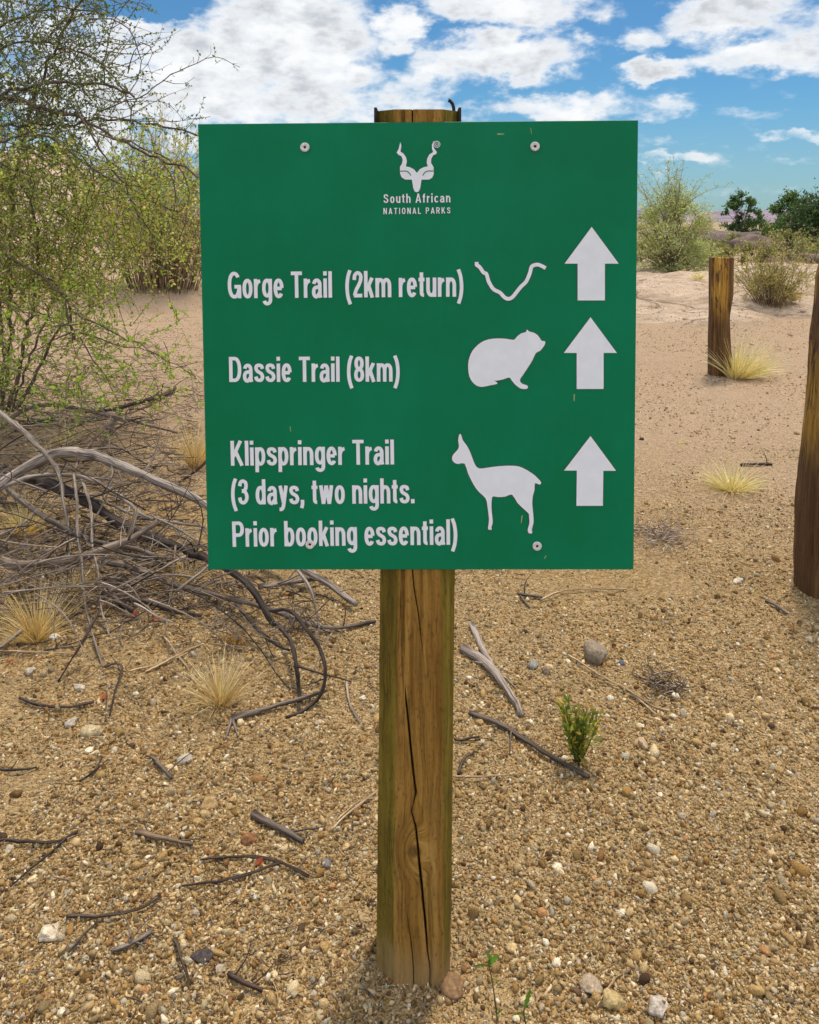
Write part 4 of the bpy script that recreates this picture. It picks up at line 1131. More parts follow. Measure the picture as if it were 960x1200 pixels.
STR = [(.74, .57, .27), (.84, .70, .40), (.62, .45, .20), (.48, .33, .16), (.58, .50, .36)]
GLD = [(.72, .49, .15), (.80, .60, .25), (.54, .34, .10), (.60, .48, .28)]
GY = [(.76, .62, .27), (.84, .72, .40), (.56, .52, .20), (.90, .78, .50), (.60, .50, .28)]
tuft('straw yellow grass tuft in front of the curved black branch', (258, 822), 74, 105, 340, STR, 301, wid=.0011)
tuft('golden grass tuft at the left edge of the photo below the dead branches', (42, 748), 82, 100, 320, GLD + STR, 302, (-.12, 0), wid=.0013)
tuft('small brown grass tuft just behind the straw yellow tuft', (275, 757), 32, 46, 120, [(.33, .19, .06), (.45, .28, .09)], 303, wid=.0014)
tuft('small golden tuft below the black log near the left edge of the sign', (216, 688), 44, 60, 170, GLD, 304, wid=.0014)
tuft('big wispy yellow green tuft leaning right from the foot of the short post', (866, 442), 62, 92, 520, GY, 305, (.35, 0), wid=.0030)
tuft('yellow green tuft fanning out alone on the sandy path', (858, 574), 50, 90, 300, GY, 306, (-.10, 0), wid=.0020, spread=1.3)
tuft('yellow grass tuft under the arched grey log', (28, 625), 60, 66, 200, GY + GLD, 307, wid=.0018)
tuft('golden grass tuft touching the left edge of the sign', (229, 548), 62, 40, 260, GLD + STR, 308, wid=.0022)
tuft('tiny yellow tuft on the path beside the right edge of the sign', (797, 520), 9, 22, 50, GY, 309, (.4, 0), wid=.0022)
tuft('small yellow tuft at the right foot of the olive broom bush', (929, 352), 24, 26, 120, GLD + GY, 310, wid=.0040)
tuft('small yellow tuft on top of the pale rock slab', (818, 327), 15, 30, 110, GY, 311, wid=.005)
tuft('dry tuft among the twigs under the arching shrub', (60, 540), 42, 60, 170, STR, 312, wid=.0018)
tuft('short straw tuft lying behind the grey log', (80, 520), 40, 50, 150, STR + GY, 313, wid=.0018)
tuft('sparse straw tuft among the thin twigs above the golden tuft', (88, 690), 40, 80, 120, STR, 314, wid=.0013)
tuft('faint dry tuft between the shrub and the upper left sign edge', (175, 470), 26, 40, 90, STR + GY, 315, wid=.002)

# ------------------------------------------------------------------ dead wood
def trace(pts, h=None, d=None, px0=4, px1=None, jit=.35, seed=0):
    """picture points -> space: either heights above the ground, or distances; returns points and radii in metres"""
    rg = np.random.default_rng(seed); out = []; rad = []; n = len(pts); px1 = px0 * .5 if px1 is None else px1
    for i, (x, y) in enumerate(pts):
        t = i / (n - 1); w = (px0 + (px1 - px0) * t) * (1.15 if px0 > 4 else 1.0)
        if h is not None:
            hh = np.interp(t * (len(h) - 1), range(len(h)), h); q = P(x, y, hh)
        else:
            q = Pd(x, y, np.interp(t * (len(d) - 1), range(len(d)), d)); gz = float(g(q[0], q[1]))
            if q[2] < gz: q = P(x, y, .003)
        r = w * .5 * q[1] / F; q[2] = max(q[2], float(g(q[0], q[1])) + r * .55); out.append(q); rad.append(r)
    return np.array(out), np.array(rad)


def branch(label, pts, mat_='grey', h=None, d=None, px0=4, px1=None, sides=None, forks=0, seed=0, name='dead_branch', group=None, tint=(1, 1, 1), extra=(), cat=None):
    rg = np.random.default_rng(seed + 1000); b = MB()
    for j, (pp, hh, dd, a0, a1) in enumerate([(pts, h, d, px0, px1)] + [tuple(e) for e in extra]):
        p, r = trace(pp, hh, dd, a0, a1)
        s = np.concatenate([[0], np.cumsum(np.linalg.norm(np.diff(p, axis=0), axis=1))]); q = resample(p, max(.012, r[0] * 1.6, s[-1] / 40)); tt = np.linspace(0, s[-1], len(q)); rr = np.interp(tt, s, r)
        wob = np.cumsum(rg.normal(size=q.shape), 0); wob -= np.linspace(0, 1, len(q))[:, None] * wob[-1]; q = q + wob * r[0] * (.10 if r[0] > .004 else .24)
        b.tube(q, rr * (1 + .30 * fbm(tt * 26, tt * 0 + seed, seed + 5, 3)), sides or (9 if r[0] > .008 else 6 if r[0] > .003 else 5), 0, tint, jit=.30)
        if j == 0: q0, r0 = q, rr
    for _ in range(forks):
        i = int(rg.uniform(.15, .95) * (len(q0) - 1)); tg = unit(q0[min(i + 1, len(q0) - 1)] - q0[i - 1])
        w = wander(rg, q0[i], unit(tg * .8 + rg.normal(size=3) * .8 + (0, 0, .15)), rg.uniform(.06, .30) * (.35 if name != 'dead_branch' else 1), 6, .5, .2)
        w[:, 2] = np.maximum(w[:, 2], g(w[:, 0], w[:, 1]) + .003)
        ra = min(r0[i] * .45, .0042); b.tube(w, np.linspace(ra, ra * .35, 7), 5, 0, tint)
    c = q0[len(q0) // 2]; o = b.build(name, [M[mat_]], loc=on_ground(q0[0][0], q0[0][1]))
    return tag(o, label, cat or ('branch' if name == 'dead_branch' else 'twig'), group)


branch('long pale grey split log arching from the left edge behind the sign', [(-40, 590), (0, 567), (25, 550), (55, 535), (87, 529), (120, 536), (150, 549), (185, 564), (215, 577), (240, 591), (300, 630), (355, 667), (390, 690), (417, 708)], 'grey', h=[.12, .2, .30, .34, .30, .22, .12, .05, .03], px0=12, px1=6, forks=5, seed=1, tint=(1.25, 1.25, 1.28))
branch('thick black barked log running down under the sign board', [(0, 556), (25, 562), (57, 567), (82, 577), (107, 590), (135, 607), (160, 622), (190, 632), (217, 645), (240, 657), (267, 670), (285, 682), (300, 697), (310, 715), (322, 733)], 'dark', h=[.10, .14, .13, .10, .08, .10, .12, .08, .05], px0=13, px1=6, forks=7, seed=2)
branch('thick smooth grey branch rising to the right from the left edge', [(-30, 655), (0, 659), (25, 664), (60, 661), (92, 655), (120, 646), (150, 634), (170, 622), (185, 611)], 'grey', h=[.08, .10, .14, .2, .26], px0=11, px1=6, seed=3, tint=(.9, .82, .76), extra=[([(150, 634), (156, 612), (160, 596)], [.20, .26, .30], None, 6, 5)])
branch('thin grey branch bending down from the top left of the pile', [(-10, 478), (0, 485), (20, 501), (37, 517), (54, 535), (65, 550), (72, 570), (75, 595), (80, 622), (80, 672)], 'grey', d=[4.2, 4.0, 3.7, 3.5, 3.4], px0=6, px1=2.5, forks=3, seed=4)
branch('dark slim branch sloping right below the grey log', [(10, 572), (30, 590), (50, 605), (72, 617), (100, 630), (130, 637), (160, 644), (190, 655)], 'grey', h=[.2, .2, .16, .1], px0=6, px1=4, forks=4, seed=5, tint=(.6, .57, .55))
branch('long thin branch running right and passing under the sign to the pole', [(117, 657), (150, 665), (175, 674), (200, 684), (225, 691), (257, 700), (305, 714), (345, 726), (375, 735), (400, 735), (440, 728)], 'grey', h=[.06, .06, .05, .04, .02, .01], px0=6.5, px1=3.5, forks=5, seed=6, tint=(.8, .76, .74))
branch('slim pale branch curving over the black log', [(5, 570), (32, 560), (62, 556), (95, 559), (117, 567), (140, 582), (162, 600), (185, 612)], 'grey', h=[.26, .3, .3, .26, .2], px0=4.5, px1=3, forks=3, seed=7, tint=(1.1, 1.08, 1.08))
branch('pale hooked twig hanging off the arched grey log', [(122, 532), (131, 545), (131, 565), (122, 590), (110, 610)], 'grey', d=[3.85, 3.7, 3.6], px0=3, px1=2, seed=8, tint=(1.2, 1.2, 1.2))
branch('grey twig hanging down across the smooth grey branch', [(92, 557), (102, 580), (109, 610), (110, 640), (117, 672), (119, 710), (128, 745)], 'grey', d=[3.7, 3.3, 3.0, 2.85], px0=4, px1=2.5, forks=3, seed=9)
branch('longest thin twig trailing from the pile onto the open gravel', [(87, 555), (90, 585), (91, 620), (96, 660), (101, 712), (110, 746), (121, 780), (126, 810), (124, 845)], 'grey', d=[3.6, 3.2, 2.9, 2.6, 2.4], px0=4, px1=2.2, forks=3, seed=10, tint=(.85, .82, .8))
branch('low arched branch at the back of the pile under the leafy shrub', [(-5, 505), (12, 492), (32, 480), (57, 475), (87, 479), (120, 486), (150, 492), (180, 500), (207, 507)], 'grey', h=[.08, .16, .14, .08, .03], px0=5, px1=2.5, forks=4, seed=11, tint=(.85, .78, .76))
branch('straight grey stick lying flat behind the arched log', [(37, 491), (80, 494), (125, 491)], 'grey', h=[.03, .03], px0=3.5, px1=2.5, seed=12)
branch('brown stick leaning across the back of the arched log', [(146, 472), (132, 492), (117, 507), (105, 521), (95, 537), (87, 551)], 'grey', h=[.02, .2, .3], px0=4, px1=3.5, forks=2, seed=13, tint=(.75, .66, .6))
branch('dark stick beneath the tips of the leafy shrub', [(205, 455), (175, 470), (150, 476), (130, 481), (100, 483)], 'dark', h=[.03, .06, .04], px0=5, px1=3, forks=2, seed=14, tint=(1.5, 1.4, 1.4))
branch('short dark twig touching the left edge of the sign', [(243, 540), (225, 555), (210, 565)], 'dark', h=[.12, .06, .01], px0=4, px1=2.5, seed=15, tint=(1.5, 1.3, 1.2))
branch('black hoop shaped branch bowed down to the gravel', [(318, 716), (340, 717), (360, 740), (375, 762), (380, 782), (379, 805), (370, 822), (352, 835), (335, 841)], 'dark', d=[2.75, 2.55, 2.45, 2.42, 2.4], px0=4.5, px1=3, forks=1, seed=16)
branch('black upright stick inside the hoop shaped branch', [(326, 732), (342, 752), (347, 780), (351, 810), (350, 836)], 'dark', d=[2.8, 2.55, 2.42], px0=5, px1=3.5, forks=1, seed=17)
branch('smooth grey stick lying at the foot of the hoop shaped branch', [(271, 842), (285, 838), (300, 834), (325, 826), (350, 819), (383, 809)], 'grey', h=[.01, .012, .02], px0=6.5, px1=4, seed=18, tint=(.65, .62, .6), extra=[([(272, 840), (267, 858), (263, 868)], [.01, .005], None, 4, 2), ([(272, 842), (276, 855), (279, 863)], [.01, .005], None, 4, 2)])
branch('black twig slanting down left of the hoop shaped branch', [(277, 708), (300, 737), (322, 755), (340, 762)], 'dark', h=[.05, .05, .02], px0=4, px1=2.5, forks=1, seed=19)
branch('pale twig dropping from under the middle of the board', [(349, 668), (365, 692), (372, 720), (375, 740)], 'grey', h=[.16, .12, .05, .02], px0=4, px1=2.5, seed=20, tint=(1.1, 1.1, 1.1))
branch('grey stick just below the lower edge of the board', [(303, 687), (337, 681), (382, 677)], 'grey', h=[.06, .05, .02], px0=6, px1=4, forks=3, seed=21, tint=(.8, .77, .76))
branch('thin dark twig poking right out of the hoop shaped branch', [(348, 781), (380, 790), (412, 799)], 'dark', h=[.06, .03, .004], px0=3, px1=2, seed=22, tint=(1.4, 1.3, 1.2))
branch('short pale stick on gravel right of the hoop shaped branch', [(406, 799), (410, 825), (422, 847)], 'grey', h=[.005, .005], px0=3.5, px1=2.5, seed=23, name='twig', tint=(1.2, 1.15, 1.05))
branch('dark straight twig pointing down left out of the pile', [(117, 716), (92, 760), (68, 799)], 'dark', h=[.14, .07, .004], px0=3.5, px1=2, forks=1, seed=25, tint=(1.3, 1.2, 1.1))
branch('smooth dark branch bent low over black litter', [(122, 680), (137, 703), (156, 716)], 'dark', h=[.06, .03, .01], px0=6, px1=5, seed=27, extra=[([(140, 700), (174, 705), (206, 716), (236, 722)], [.03, .02, .01], None, 6, 3)], tint=(1.8, 1.7, 1.7))
branch('thick grey stick end at the left edge below the golden tuft', [(-25, 775), (0, 758), (27, 738)], 'grey', h=[.01, .03, .06], px0=7, px1=4, seed=28)
branch('pale stick under the smooth grey branch at the left edge', [(7, 687), (27, 673), (46, 665)], 'grey', h=[.03, .06, .08], px0=4.5, px1=3, seed=29, tint=(1.2, 1.2, 1.2))
branch('pale grey forked stick sloping left into the pile', [(-10, 630), (12, 622), (30, 612), (44, 600)], 'grey', h=[.06, .1, .14], px0=4, px1=2, forks=3, seed=31, tint=(1.2, 1.2, 1.2))
branch('thin straight twig crossing under the arched log', [(85, 575), (125, 590), (160, 605), (200, 612), (240, 618)], 'grey', h=[.12, .12, .1, .06], px0=4, px1=3, forks=3, seed=32)
branch('grey twig over the black log next to the sign', [(180, 606), (205, 618), (225, 630), (242, 645)], 'grey', h=[.22, .16, .14], px0=3.5, px1=2, forks=2, seed=33)
branch('brown twig standing upright near the left side of the sign', [(206, 640), (204, 665), (200, 690), (203, 712)], 'grey', d=[3.35, 3.1, 3.0], px0=3, px1=2, forks=2, seed=34, tint=(.7, .62, .56))

# thin dead twigs of the pile: alike, so they share one label
rgp = np.random.default_rng(77)
TL = 'thin grey dead twig tangled in the branch pile left of the sign'
made = 0
while made < 295:
    if made < 60: px, py = rgp.uniform(-25, 236), rgp.uniform(395, 480)
    elif made < 215: px, py = rgp.uniform(-25, 238), rgp.uniform(470, 715)
    else: px, py = rgp.uniform(245, 400), rgp.uniform(680, 755)
    lo = 470 + .12 * px
    if py > 735 - .10 * px and made < 215: continue
    hh = rgp.uniform(.005, .26) if made < 215 else rgp.uniform(.005, .10)
    p = P(px, py, hh); a = rgp.normal(.2, .8); d = unit([math.cos(a) * rgp.choice([-1, 1]), math.sin(a) * .8 - .2, rgp.normal() * .28])
    ln = rgp.uniform(.12, .70) if made < 215 else rgp.uniform(.06, .22); b = MB(); w = wander(rgp, p, d, ln, 8, .26, .2); w[:, 2] = np.maximum(w[:, 2], g(w[:, 0], w[:, 1]) + .004)
    r = rgp.uniform(.0022, .0052) if made < 215 else rgp.uniform(.0012, .0026); dark = rgp.random() < .3; tn = np.array((1, .97, .95)) * rgp.uniform(.6, 1.4); b.tube(w, np.linspace(r, r * .4, 9), 5, 0, tn, jit=.15)
    for _ in range(rgp.integers(1, 5)):
        k = rgp.integers(1, 8); s = wander(rgp, w[k], unit(w[k + 1] - w[k - 1] + rgp.normal(size=3) * .09), ln * rgp.uniform(.2, .5), 5, .5, .3); s[:, 2] = np.maximum(s[:, 2], g(s[:, 0], s[:, 1]) + .003); b.tube(s, np.linspace(r * .6, r * .25, 6), 4, 0, tn)
    o = b.build('dead_twig', [M['dark' if dark else 'grey']], loc=on_ground(w[0][0], w[0][1])); tag(o, TL if made < 215 else 'tiny dead twig tangled below the lower left of the board', 'twig', 'thin twigs of the dead branch pile' if made < 215 else 'tiny twigs below the board'); made += 1

# fine litter under the pile: crumbs of bark, straws and leaf bits nobody could count
lb = MB(); rgl = np.random.default_rng(78)
for _ in range(3600):
    px, py = rgl.uniform(-40, 300), rgl.uniform(440, 760)
    if px > 235 and py < 660: continue
    if py > 745 - .12 * px and rgl.random() < .85: continue
    p = P(px, py, .004); a = rgl.random() * 6.28; ln = rgl.uniform(.015, .13); w = wander(rgl, p, [math.cos(a), math.sin(a), .05], ln, 3, .3); w[:, 2] = np.maximum(g(w[:, 0], w[:, 1]) + .004, w[:, 2])
    lb.tube(w, rgl.uniform(.0008, .0026), 4, 0, np.array(random.choice([(1, .95, .9), (.35, .3, .28), (1.7, 1.4, .95), (.6, .45, .35)])) * rgl.uniform(.7, 1.2), cap=False)
for _ in range(900):
    px, py = rgl.uniform(-40, 236), rgl.uniform(455, 700) if rgl.random() < .66 else rgl.uniform(352, 460)
    p = P(px, py, rgl.uniform(.005, .16)); a = rgl.normal(0, .9); ln = rgl.uniform(.08, .34); w = wander(rgl, p, [math.cos(a) * rgl.choice([-1, 1]), math.sin(a), rgl.normal() * .3], ln, 4, .22, .15); w[:, 2] = np.maximum(g(w[:, 0], w[:, 1]) + .004, w[:, 2])
    lb.tube(w, np.linspace(rgl.uniform(.0012, .0028), .0007, 5), 4, 0, np.array(random.choice([(1, .95, .9), (.4, .34, .3), (.75, .6, .48), (1.2, 1.15, 1.1)])) * rgl.uniform(.6, 1.2), cap=False)
for _ in range(900):
    px, py = rgl.uniform(-40, 520), rgl.uniform(440, 1190)
    p = P(px, py, .004); a = rgl.random() * 6.28; ln = rgl.uniform(.008, .05); w = wander(rgl, p, [math.cos(a), math.sin(a), .02], ln, 3, .3); w[:, 2] = np.maximum(g(w[:, 0], w[:, 1]) + .005, w[:, 2])
    lb.tube(w, rgl.uniform(.0005, .0013), 4, 0, np.array(random.choice([(.9, .85, .8), (.35, .3, .28), (1.7, 1.4, .95)])), cap=False)
tag(lb.build('twig_litter', [M['grey']]), kind='stuff')

# loose twigs and straws on the open gravel: (label, points, material, px0, px1, tint, forks)
DKT, BRT, STW = (.45, .40, .38), (.75, .62, .48), (1.75, 1.5, 1.05)
GT = [('dark forked twig entering from the left edge of the lower gravel', [(-8, 986), (30, 987), (62, 986), (91, 974)], 'dark', 4, 2.5, (1, 1, 1), [([(79, 981), (48, 1008), (12, 1039)], 3, 2)]),
      ('short thick dark stick on the gravel left of the pole', [(297, 953), (326, 970), (355, 986)], 'grey', 8, 5, (.5, .46, .44), []),
      ('pale brown stick flat on the gravel at lower left', [(160, 974), (192, 982), (226, 989)], 'grey', 6, 4, BRT, []),
      ('dark forked twig like a wishbone on the lower gravel', [(213, 1038), (259, 1032), (300, 1022), (330, 1010)], 'dark', 3, 3.5, (1.2, 1.1, 1), [([(235, 1007), (287, 1003), (330, 1010), (362, 1027)], 3, 4)]),
      ('grey brown twig in front of the wishbone twig', [(77, 1073), (110, 1073), (144, 1070), (165, 1064), (189, 1051)], 'dark', 4, 2.5, (1.5, 1.4, 1.3), []),
      ('short grey stick nearest the dark slate stone', [(132, 1113), (155, 1105), (177, 1092)], 'grey', 5, 4, (.7, .67, .65), []),
      ('dark upright twig leaning on the dark slate stone', [(204, 1099), (214, 1128), (223, 1154)], 'dark', 4, 3, (1.3, 1.2, 1.1), []),
      ('dark twig partly buried right below the dark slate stone', [(268, 1140), (288, 1152), (308, 1161)], 'dark', 5, 4, (1.2, 1, .9), []),
      ('short dark forked stick behind the pale brown stick', [(177, 886), (190, 899), (201, 912)], 'grey', 5, 3.5, (.55, .5, .47), []),
      ('black twig at the left edge halfway down the gravel', [(-5, 901), (20, 902), (43, 899)], 'dark', 3.5, 2.5, (1, 1, 1), []),
      ('thin dark twig above the forked twig at lower left', [(93, 915), (108, 904), (120, 888)], 'dark', 3.5, 2, (1.3, 1.2, 1.1), []),
      ('curved dark twig alone below the golden tuft', [(23, 818), (46, 826), (80, 829), (110, 823)], 'dark', 3.5, 3, (1.2, 1.1, 1.1), []),
      ('pale straw leaning at the left side of the pole', [(388, 972), (410, 952), (441, 927)], 'grey', 3.5, 3, STW, [([(395, 962), (420, 940), (443, 933)], 2.5, 2)]),
      ('thin dark twig crossing in front of the grey brown twig', [(81, 1116), (97, 1096), (115, 1080)], 'dark', 3, 2, (1.3, 1.2, 1.1), []),
      ('pale grey driftwood stick forked like a Y right of the pole', [(542, 760), (563, 773), (583, 793), (600, 817), (611, 838)], 'grey', 10, 7, (1.25, 1.22, 1.22), [([(553, 732), (563, 757), (575, 778), (586, 795)], 7, 6)]),
      ('long dark stick ending at the yellow green weed', [(550, 835), (587, 850), (620, 870), (653, 890), (690, 910)], 'grey', 5.5, 4.5, (.5, .46, .44), []),
      ('long pale forked straw right of the speckled rock', [(667, 768), (700, 790), (733, 808), (767, 828), (783, 833)], 'grey', 2.5, 3, STW, [([(738, 811), (755, 824), (770, 838)], 3, 2.5)]),
      ('short dark twig touching the right side of the pole', [(533, 867), (548, 866), (562, 863)], 'dark', 3, 2, (1.2, 1.1, 1), []),
      ('small curved dark twig right of the pole below the long stick', [(537, 907), (543, 890), (555, 882)], 'dark', 4, 3, (1.4, 1.3, 1.2), []),
      ('pale straw lying level right of the pole', [(533, 910), (560, 909), (593, 908)], 'grey', 2.5, 2, STW, []),
      ('dark twig on the sandy path beyond the yellow green tuft', [(868, 545), (885, 544), (905, 544)], 'dark', 3.5, 2.5, (1, 1, 1), []),
      ('grey stick at the foot of the tall golden post', [(898, 704), (910, 710), (922, 719)], 'grey', 4, 3, (.6, .6, .65), []),
      ('short dark grey stick just under the lower right of the board', [(609, 697), (622, 698), (636, 700)], 'grey', 4, 3, (.45, .43, .42), [([(610, 698), (616, 706), (621, 712)], 3, 2)]),
      ('long straw lying below the lower right of the board', [(634, 703), (660, 692), (690, 689), (735, 690)], 'grey', 2.5, 2, STW, []),
      ('pale straws crossing on the gravel below the dead branches', [(170, 787), (200, 772), (235, 755)], 'grey', 3, 3, STW, [([(192, 745), (205, 762), (222, 784)], 2.5, 2), ([(150, 787), (185, 778), (220, 765)], 2.5, 2)]),
      ('long straw lying level under the golden tuft', [(-5, 763), (40, 764), (95, 766)], 'grey', 3, 2, STW, []),
      ('thin twig curled beside the trailing twig on open gravel', [(122, 782), (134, 778), (143, 783), (135, 810), (129, 838)], 'dark', 3, 2.5, (1.6, 1.5, 1.4), []),
      ('thin straw by the pale lump in the lower right corner', [(700, 1180), (712, 1160), (722, 1145)], 'grey', 2.5, 2, STW, [])]
for k, (lab, pts, mm, a0, a1, tn, ex_) in enumerate(GT):
    branch(lab, pts, mm, h=[.008, .012, .008], px0=a0, px1=a1, seed=400 + k, name='twig' if tn != STW else 'straw', tint=tn, extra=[(q, [.008, .01], None, u, v) for q, u, v in ex_], forks=0 if tn == STW else 1 + k % 3)


# --- dry root nests
def nest(label, c_px, w_px, n, seed, tints):
    rg = np.random.default_rng(seed); c = P(*c_px); w = w_px * c[1] / F * .5; b = MB()
    for _ in range(n):
        a = rg.random() * 6.28; p = c + np.array([rg.normal() * w * .4, rg.normal() * w * .55, rg.uniform(.004, .035)])
        q = wander(rg, p, [math.cos(a), math.sin(a) * .7, rg.normal() * .25], w * rg.uniform(.5, 1.3), 6, .8, .25); q[:, 2] = np.maximum(q[:, 2], g(q[:, 0], q[:, 1]) + .004)
        b.tube(q, np.linspace(.0022, .001, 7), 4, 0, np.array(tints[rg.integers(len(tints))]) * rg.uniform(.7, 1.2), cap=False)
    return tag(b.build('root_nest', [M['grey']], loc=c), label, 'dry roots')


nest('bleached tangle of dry roots beside the lower right board corner', (771, 630), 70, 95, 501, [(1.7, 1.65, 1.6), (1.3, 1.1, .9), (2, 1.9, 1.8)])
nest('small grey nest of dry roots at the end of the long straw', (778, 806), 52, 70, 502, [(1.2, 1.15, 1.1), (.6, .5, .42), (.9, .75, .6)])

# --- leafy weeds
def weed(label, base_px, h_px, w_px, n, cols, seed, leaf=.03):
    rg = np.random.default_rng(seed); b0 = P(*base_px); hh, ww = h_px * b0[1] / F, w_px * b0[1] / F
    o = empty('weed', b0, label, 'weed'); st = MB(); lf = MB()
    for k in range(n):
        a = rg.random() * 6.28 if n > 1 else 1.2; r = rg.random() if n > 1 else .15
        w = wander(rg, b0 + np.array([math.cos(a), math.sin(a), 0]) * r * ww * .06, unit([math.cos(a) * r * ww * .5, math.sin(a) * r * ww * .4, hh]), hh * rg.uniform(.55, 1.0) if n > 1 else hh, 7, .2, 0)
        st.tube(w, np.linspace(.0022, .001, 8), 5, 0, (.9, 1.5, .5))
        m = 26; i = rg.uniform(.12, 1, m) * 6.98; i = np.minimum(i, 6.97); kk = i.astype(int); f = (i - kk)[:, None]; pos = w[kk] * (1 - f) + w[kk + 1] * f; dr = unit(w[-1] - w[0]) * .9 + rg.normal(size=(m, 3)) * .55
        leaf_quads(lf, pos, dr, leaf * rg.uniform(.6, 1.2, m), mix_tints(rg, m, cols), rg, .27)
    st.build('stem', [M['twig']], o); lf.build('foliage', [M['leaf']], o, smooth=False)


weed('bushy yellow green weed sprouting from the gravel right of the pole', (677, 893), 78, 62, 17, [(.24, .30, .05), (.36, .38, .07), (.14, .21, .04), (.55, .40, .07), (.19, .26, .06)], 601)
def sprig(label, pts, leaves, seed):
    """small plant with toothed leaves along one bending stem"""
    rg = np.random.default_rng(seed); b0 = P(*pts[0]); o = empty('weed', b0, label, 'weed'); st = MB(); lf = MB()
    d = b0[1]; p = resample([Pd(x, y, d - .01 * i) for i, (x, y) in enumerate(pts)], .01); st.tube(p, np.linspace(.0016, .0010, len(p)), 6, 0, (1.0, 1.3, .6))
    for (x0, y0, x1, y1, w) in leaves:
        a, b = Pd(x0, y0, d - .02), Pd(x1, y1, d - .035); ax = b - a; sd = unit(np.cross(ax, (0, 1, .35))); K = 9; V = []
        for q in range(K + 1):
            t = q / K; ww = w * d / F * math.sin(math.pi * min(1, .1 + .9 * t)) * (1.0 if q % 2 else .62); c = a + ax * t + np.array([0, -.004, .006]) * math.sin(math.pi * t); V += [c + sd * ww, c + np.array([0, 0, -.001]), c - sd * ww]
        f = [(3 * q + k, 3 * q + k + 1, 3 * q + k + 4, 3 * q + k + 3) for q in range(K) for k in (0, 1)]
        lf.add(V, f, 0, np.array((.075, .17, .03)) * rg.uniform(.7, 1.5))
    st.build('stem', [M['twig']], o); lf.build('foliage', [M['leaf']], o, smooth=False)


sprig('small green sprig with toothed leaves near the foot of the pole', [(583, 1196), (580, 1172), (577, 1150), (572, 1128)], [(573, 1132, 551, 1133, 3.4), (573, 1132, 584, 1118, 5.5), (577, 1147, 587, 1156, 3), (575, 1128, 570, 1114, 2.5), (582, 1190, 590, 1182, 2)], 602)
sprig('smallest green sprig at the bottom edge of the photo', [(617, 1202), (614, 1190), (615, 1180)], [(614, 1188, 600, 1190, 5), (615, 1182, 622, 1158, 3.6), (616, 1194, 622, 1196, 3.5)], 603)

# ------------------------------------------------------------------ stones
def stone(label, px, py, w_px, h_px, tint, seed, group=None, name='stone', flat=False, hz=.7, rotz=None):
    c = P(px, py); k = c[1] / F; sx = w_px * .5 * k; sy = h_px * .5 * k * 1.15
    return rock(name, label, 'stone', c, (sx, sy, min(sx, sy) * hz), seed, tint, group, 'stone', flat=False if rotz is None else float(rotz), sink=.28, cuts=5 if rotz is not None else 9)


stone('flat reddish brown stone right at the foot of the pole', 531, 1158, 36, 30, (.27, .155, .075), 701, hz=.45, rotz=-.9)
stone('dark slate coloured stone on the lower left gravel', 236, 1124, 30, 17, (.085, .066, .06), 702, hz=.6, rotz=.35)
stone('speckled grey brown rock beyond the yellow green weed', 697, 772, 32, 26, (.33, .25, .17), 703, hz=1.0)
stone('small grey green stone left of the speckled rock', 625, 781, 16, 13, (.34, .31, .25), 704)
stone('small brown stone touching the grey green stone', 640, 788, 14, 11, (.30, .21, .14), 705)
stone('rusty orange stone behind the wishbone twig', 292, 986, 20, 15, (.30, .14, .06), 706, rotz=.2)
stone('tan orange stone above the short thick dark stick', 245, 944, 28, 16, (.50, .32, .14), 707, rotz=.1)
stone('white crumbly stone near the lower left corner', 57, 1098, 32, 22, (.78, .64, .46), 708)
stone('grey stone by the tip of the wishbone twig', 382, 1014, 14, 12, (.26, .225, .20), 709)
stone('olive brown stone between the grey stone and the wishbone twig', 371, 1021, 14, 10, (.33, .23, .09), 710)
stone('pale lump of granite in the lower right gravel', 694, 1160, 30, 26, (.50, .37, .25), 711)
stone('yellowish lump of granite at the bottom edge', 718, 1176, 30, 26, (.55, .40, .18), 712)
stone('whitish lump of granite at the bottom edge right of the yellowish one', 770, 1182, 34, 24, (.58, .48, .38), 713)
stone('white quartz stone beside the golden tuft', 63, 748, 11, 10, (.80, .76, .70), 714)
stone('flat tan stone right of the yellow green weed', 752, 872, 24, 12, (.55, .40, .24), 715)
stone('pale flat chip before the tall golden post', 865, 683, 18, 9, (.68, .58, .42), 716)
stone('blue grey chip right of the speckled rock', 729, 778, 8, 7, (.13, .14, .19), 717)
stone('dark brown clod on the path beside the sign', 752, 515, 8, 5, (.12, .06, .035), 718)
stone('dark red chip right of the grey driftwood', 616, 741, 9, 6, (.10, .05, .04), 719)
stone('light grey stone among gravel left of the pole', 216, 893, 20, 14, (.60, .50, .38), 720)
stone('pale stone left of the black twig tip by the pile', 92, 807, 18, 9, (.66, .56, .42), 721)
stone('round pale stone with a ring below the golden tuft', 35, 789, 14, 12, (.58, .48, .36), 722)
stone('tan block left of the trailing twig end', 108, 860, 26, 18, (.56, .43, .24), 723)
stone('grey stone left of the tan block', 84, 849, 18, 12, (.52, .44, .34), 724)
rgs = np.random.default_rng(88)
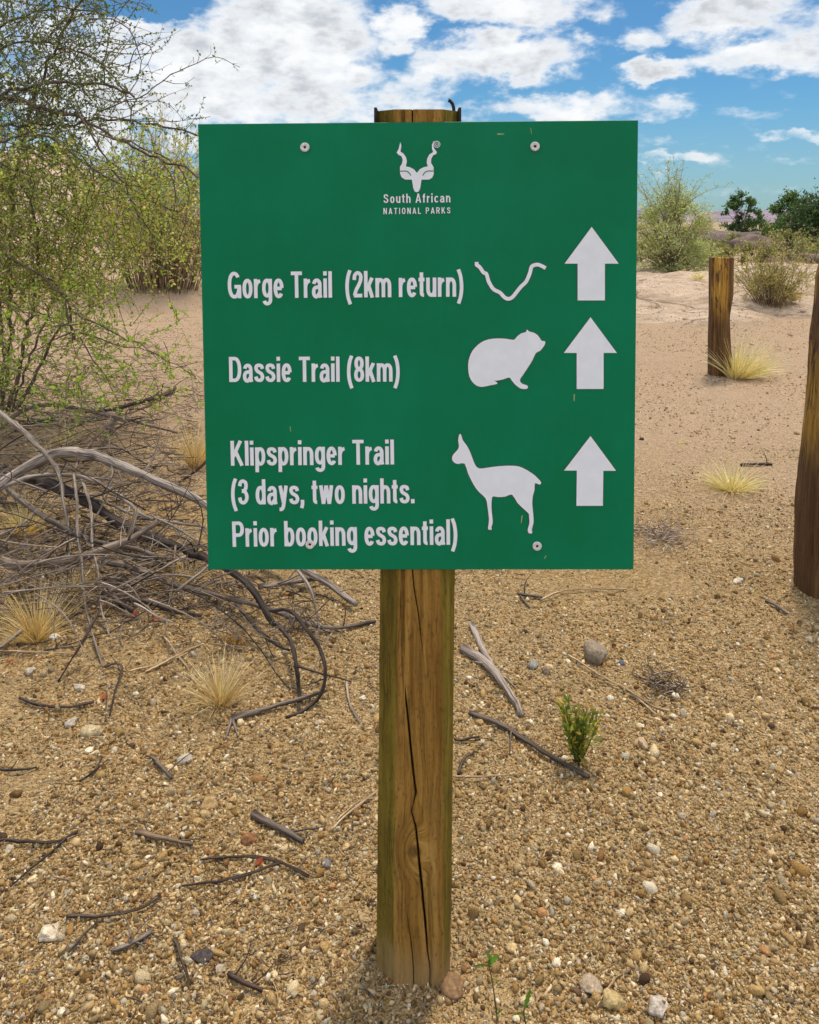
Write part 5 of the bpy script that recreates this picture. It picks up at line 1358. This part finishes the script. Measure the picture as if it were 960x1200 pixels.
for k in range(60):
    py = 760 + 440 * rgs.random(); px = rgs.uniform(-10, 970)
    if 430 < px < 545: continue
    w = rgs.uniform(9, 17) * (.55 + .45 * (py - 700) / 500)
    c = PAL[rgs.choice([0, 1, 2, 4, 6, 7])] * rgs.uniform(.85, 1.15)
    rockv = stone('knobbly tan granite stone among the finer gravel', px, py, w, w * .75, c, 800 + k, 'tan granite stones on the gravel')

for k in range(11):
    d = rgs.uniform(8.5, 15); px = rgs.uniform(748, 955); c = on_ground((px - 480) / F * d, d); w = rgs.uniform(.02, .06)
    rock('stone', 'small weathered stone on the rocky flat behind the posts', 'stone', c, (w, w * .8, w * .55), 950 + k, np.array((.58, .40, .26)) * rgs.uniform(.7, 1.1), 'stones on the rocky flat')

# fallen leaves and burnt crumbs on the gravel
def leaf_bit(label, px, py, s_px, tint, seed, group=None):
    rg = np.random.default_rng(seed); c = P(px, py, .009); s = s_px * c[1] / F; b = MB(); a = rg.random() * 6.28; ux = np.array([math.cos(a), math.sin(a), .2]); uy = np.array([-math.sin(a), math.cos(a), .15]); V = []
    for i in range(5):
        t = i / 4; w = .32 * math.sin(math.pi * (.08 + .84 * t)); V += [c + s * (ux * (t - .5) + uy * w) + np.array([0, 0, s * .12]), c + s * ux * (t - .5), c + s * (ux * (t - .5) - uy * w) + np.array([0, 0, s * .12])]
    b.add(V, [(3 * i + k, 3 * i + k + 1, 3 * i + k + 4, 3 * i + k + 3) for i in range(4) for k in (0, 1)], 0, tint)
    return tag(b.build('fallen_leaf', [M['leaf']], loc=c), label, 'leaf', group)


leaf_bit('red fallen leaf at the left edge below the long straw', 13, 775, 11, (.38, .07, .02), 901)
leaf_bit('orange fallen leaf near the trailing twig', 121, 817, 11, (.42, .13, .03), 902)
leaf_bit('red leaf caught beneath the wishbone twig', 304, 1010, 11, (.36, .06, .02), 903)
leaf_bit('dark red leaf in the black litter under the pile', 158, 720, 10, (.30, .06, .03), 904)
leaf_bit('pinkish red leaf right of the dark red one in the litter', 183, 725, 10, (.42, .12, .06), 905)
leaf_bit('yellow leaf chip on the lower left gravel', 28, 1150, 9, (.50, .33, .06), 906)
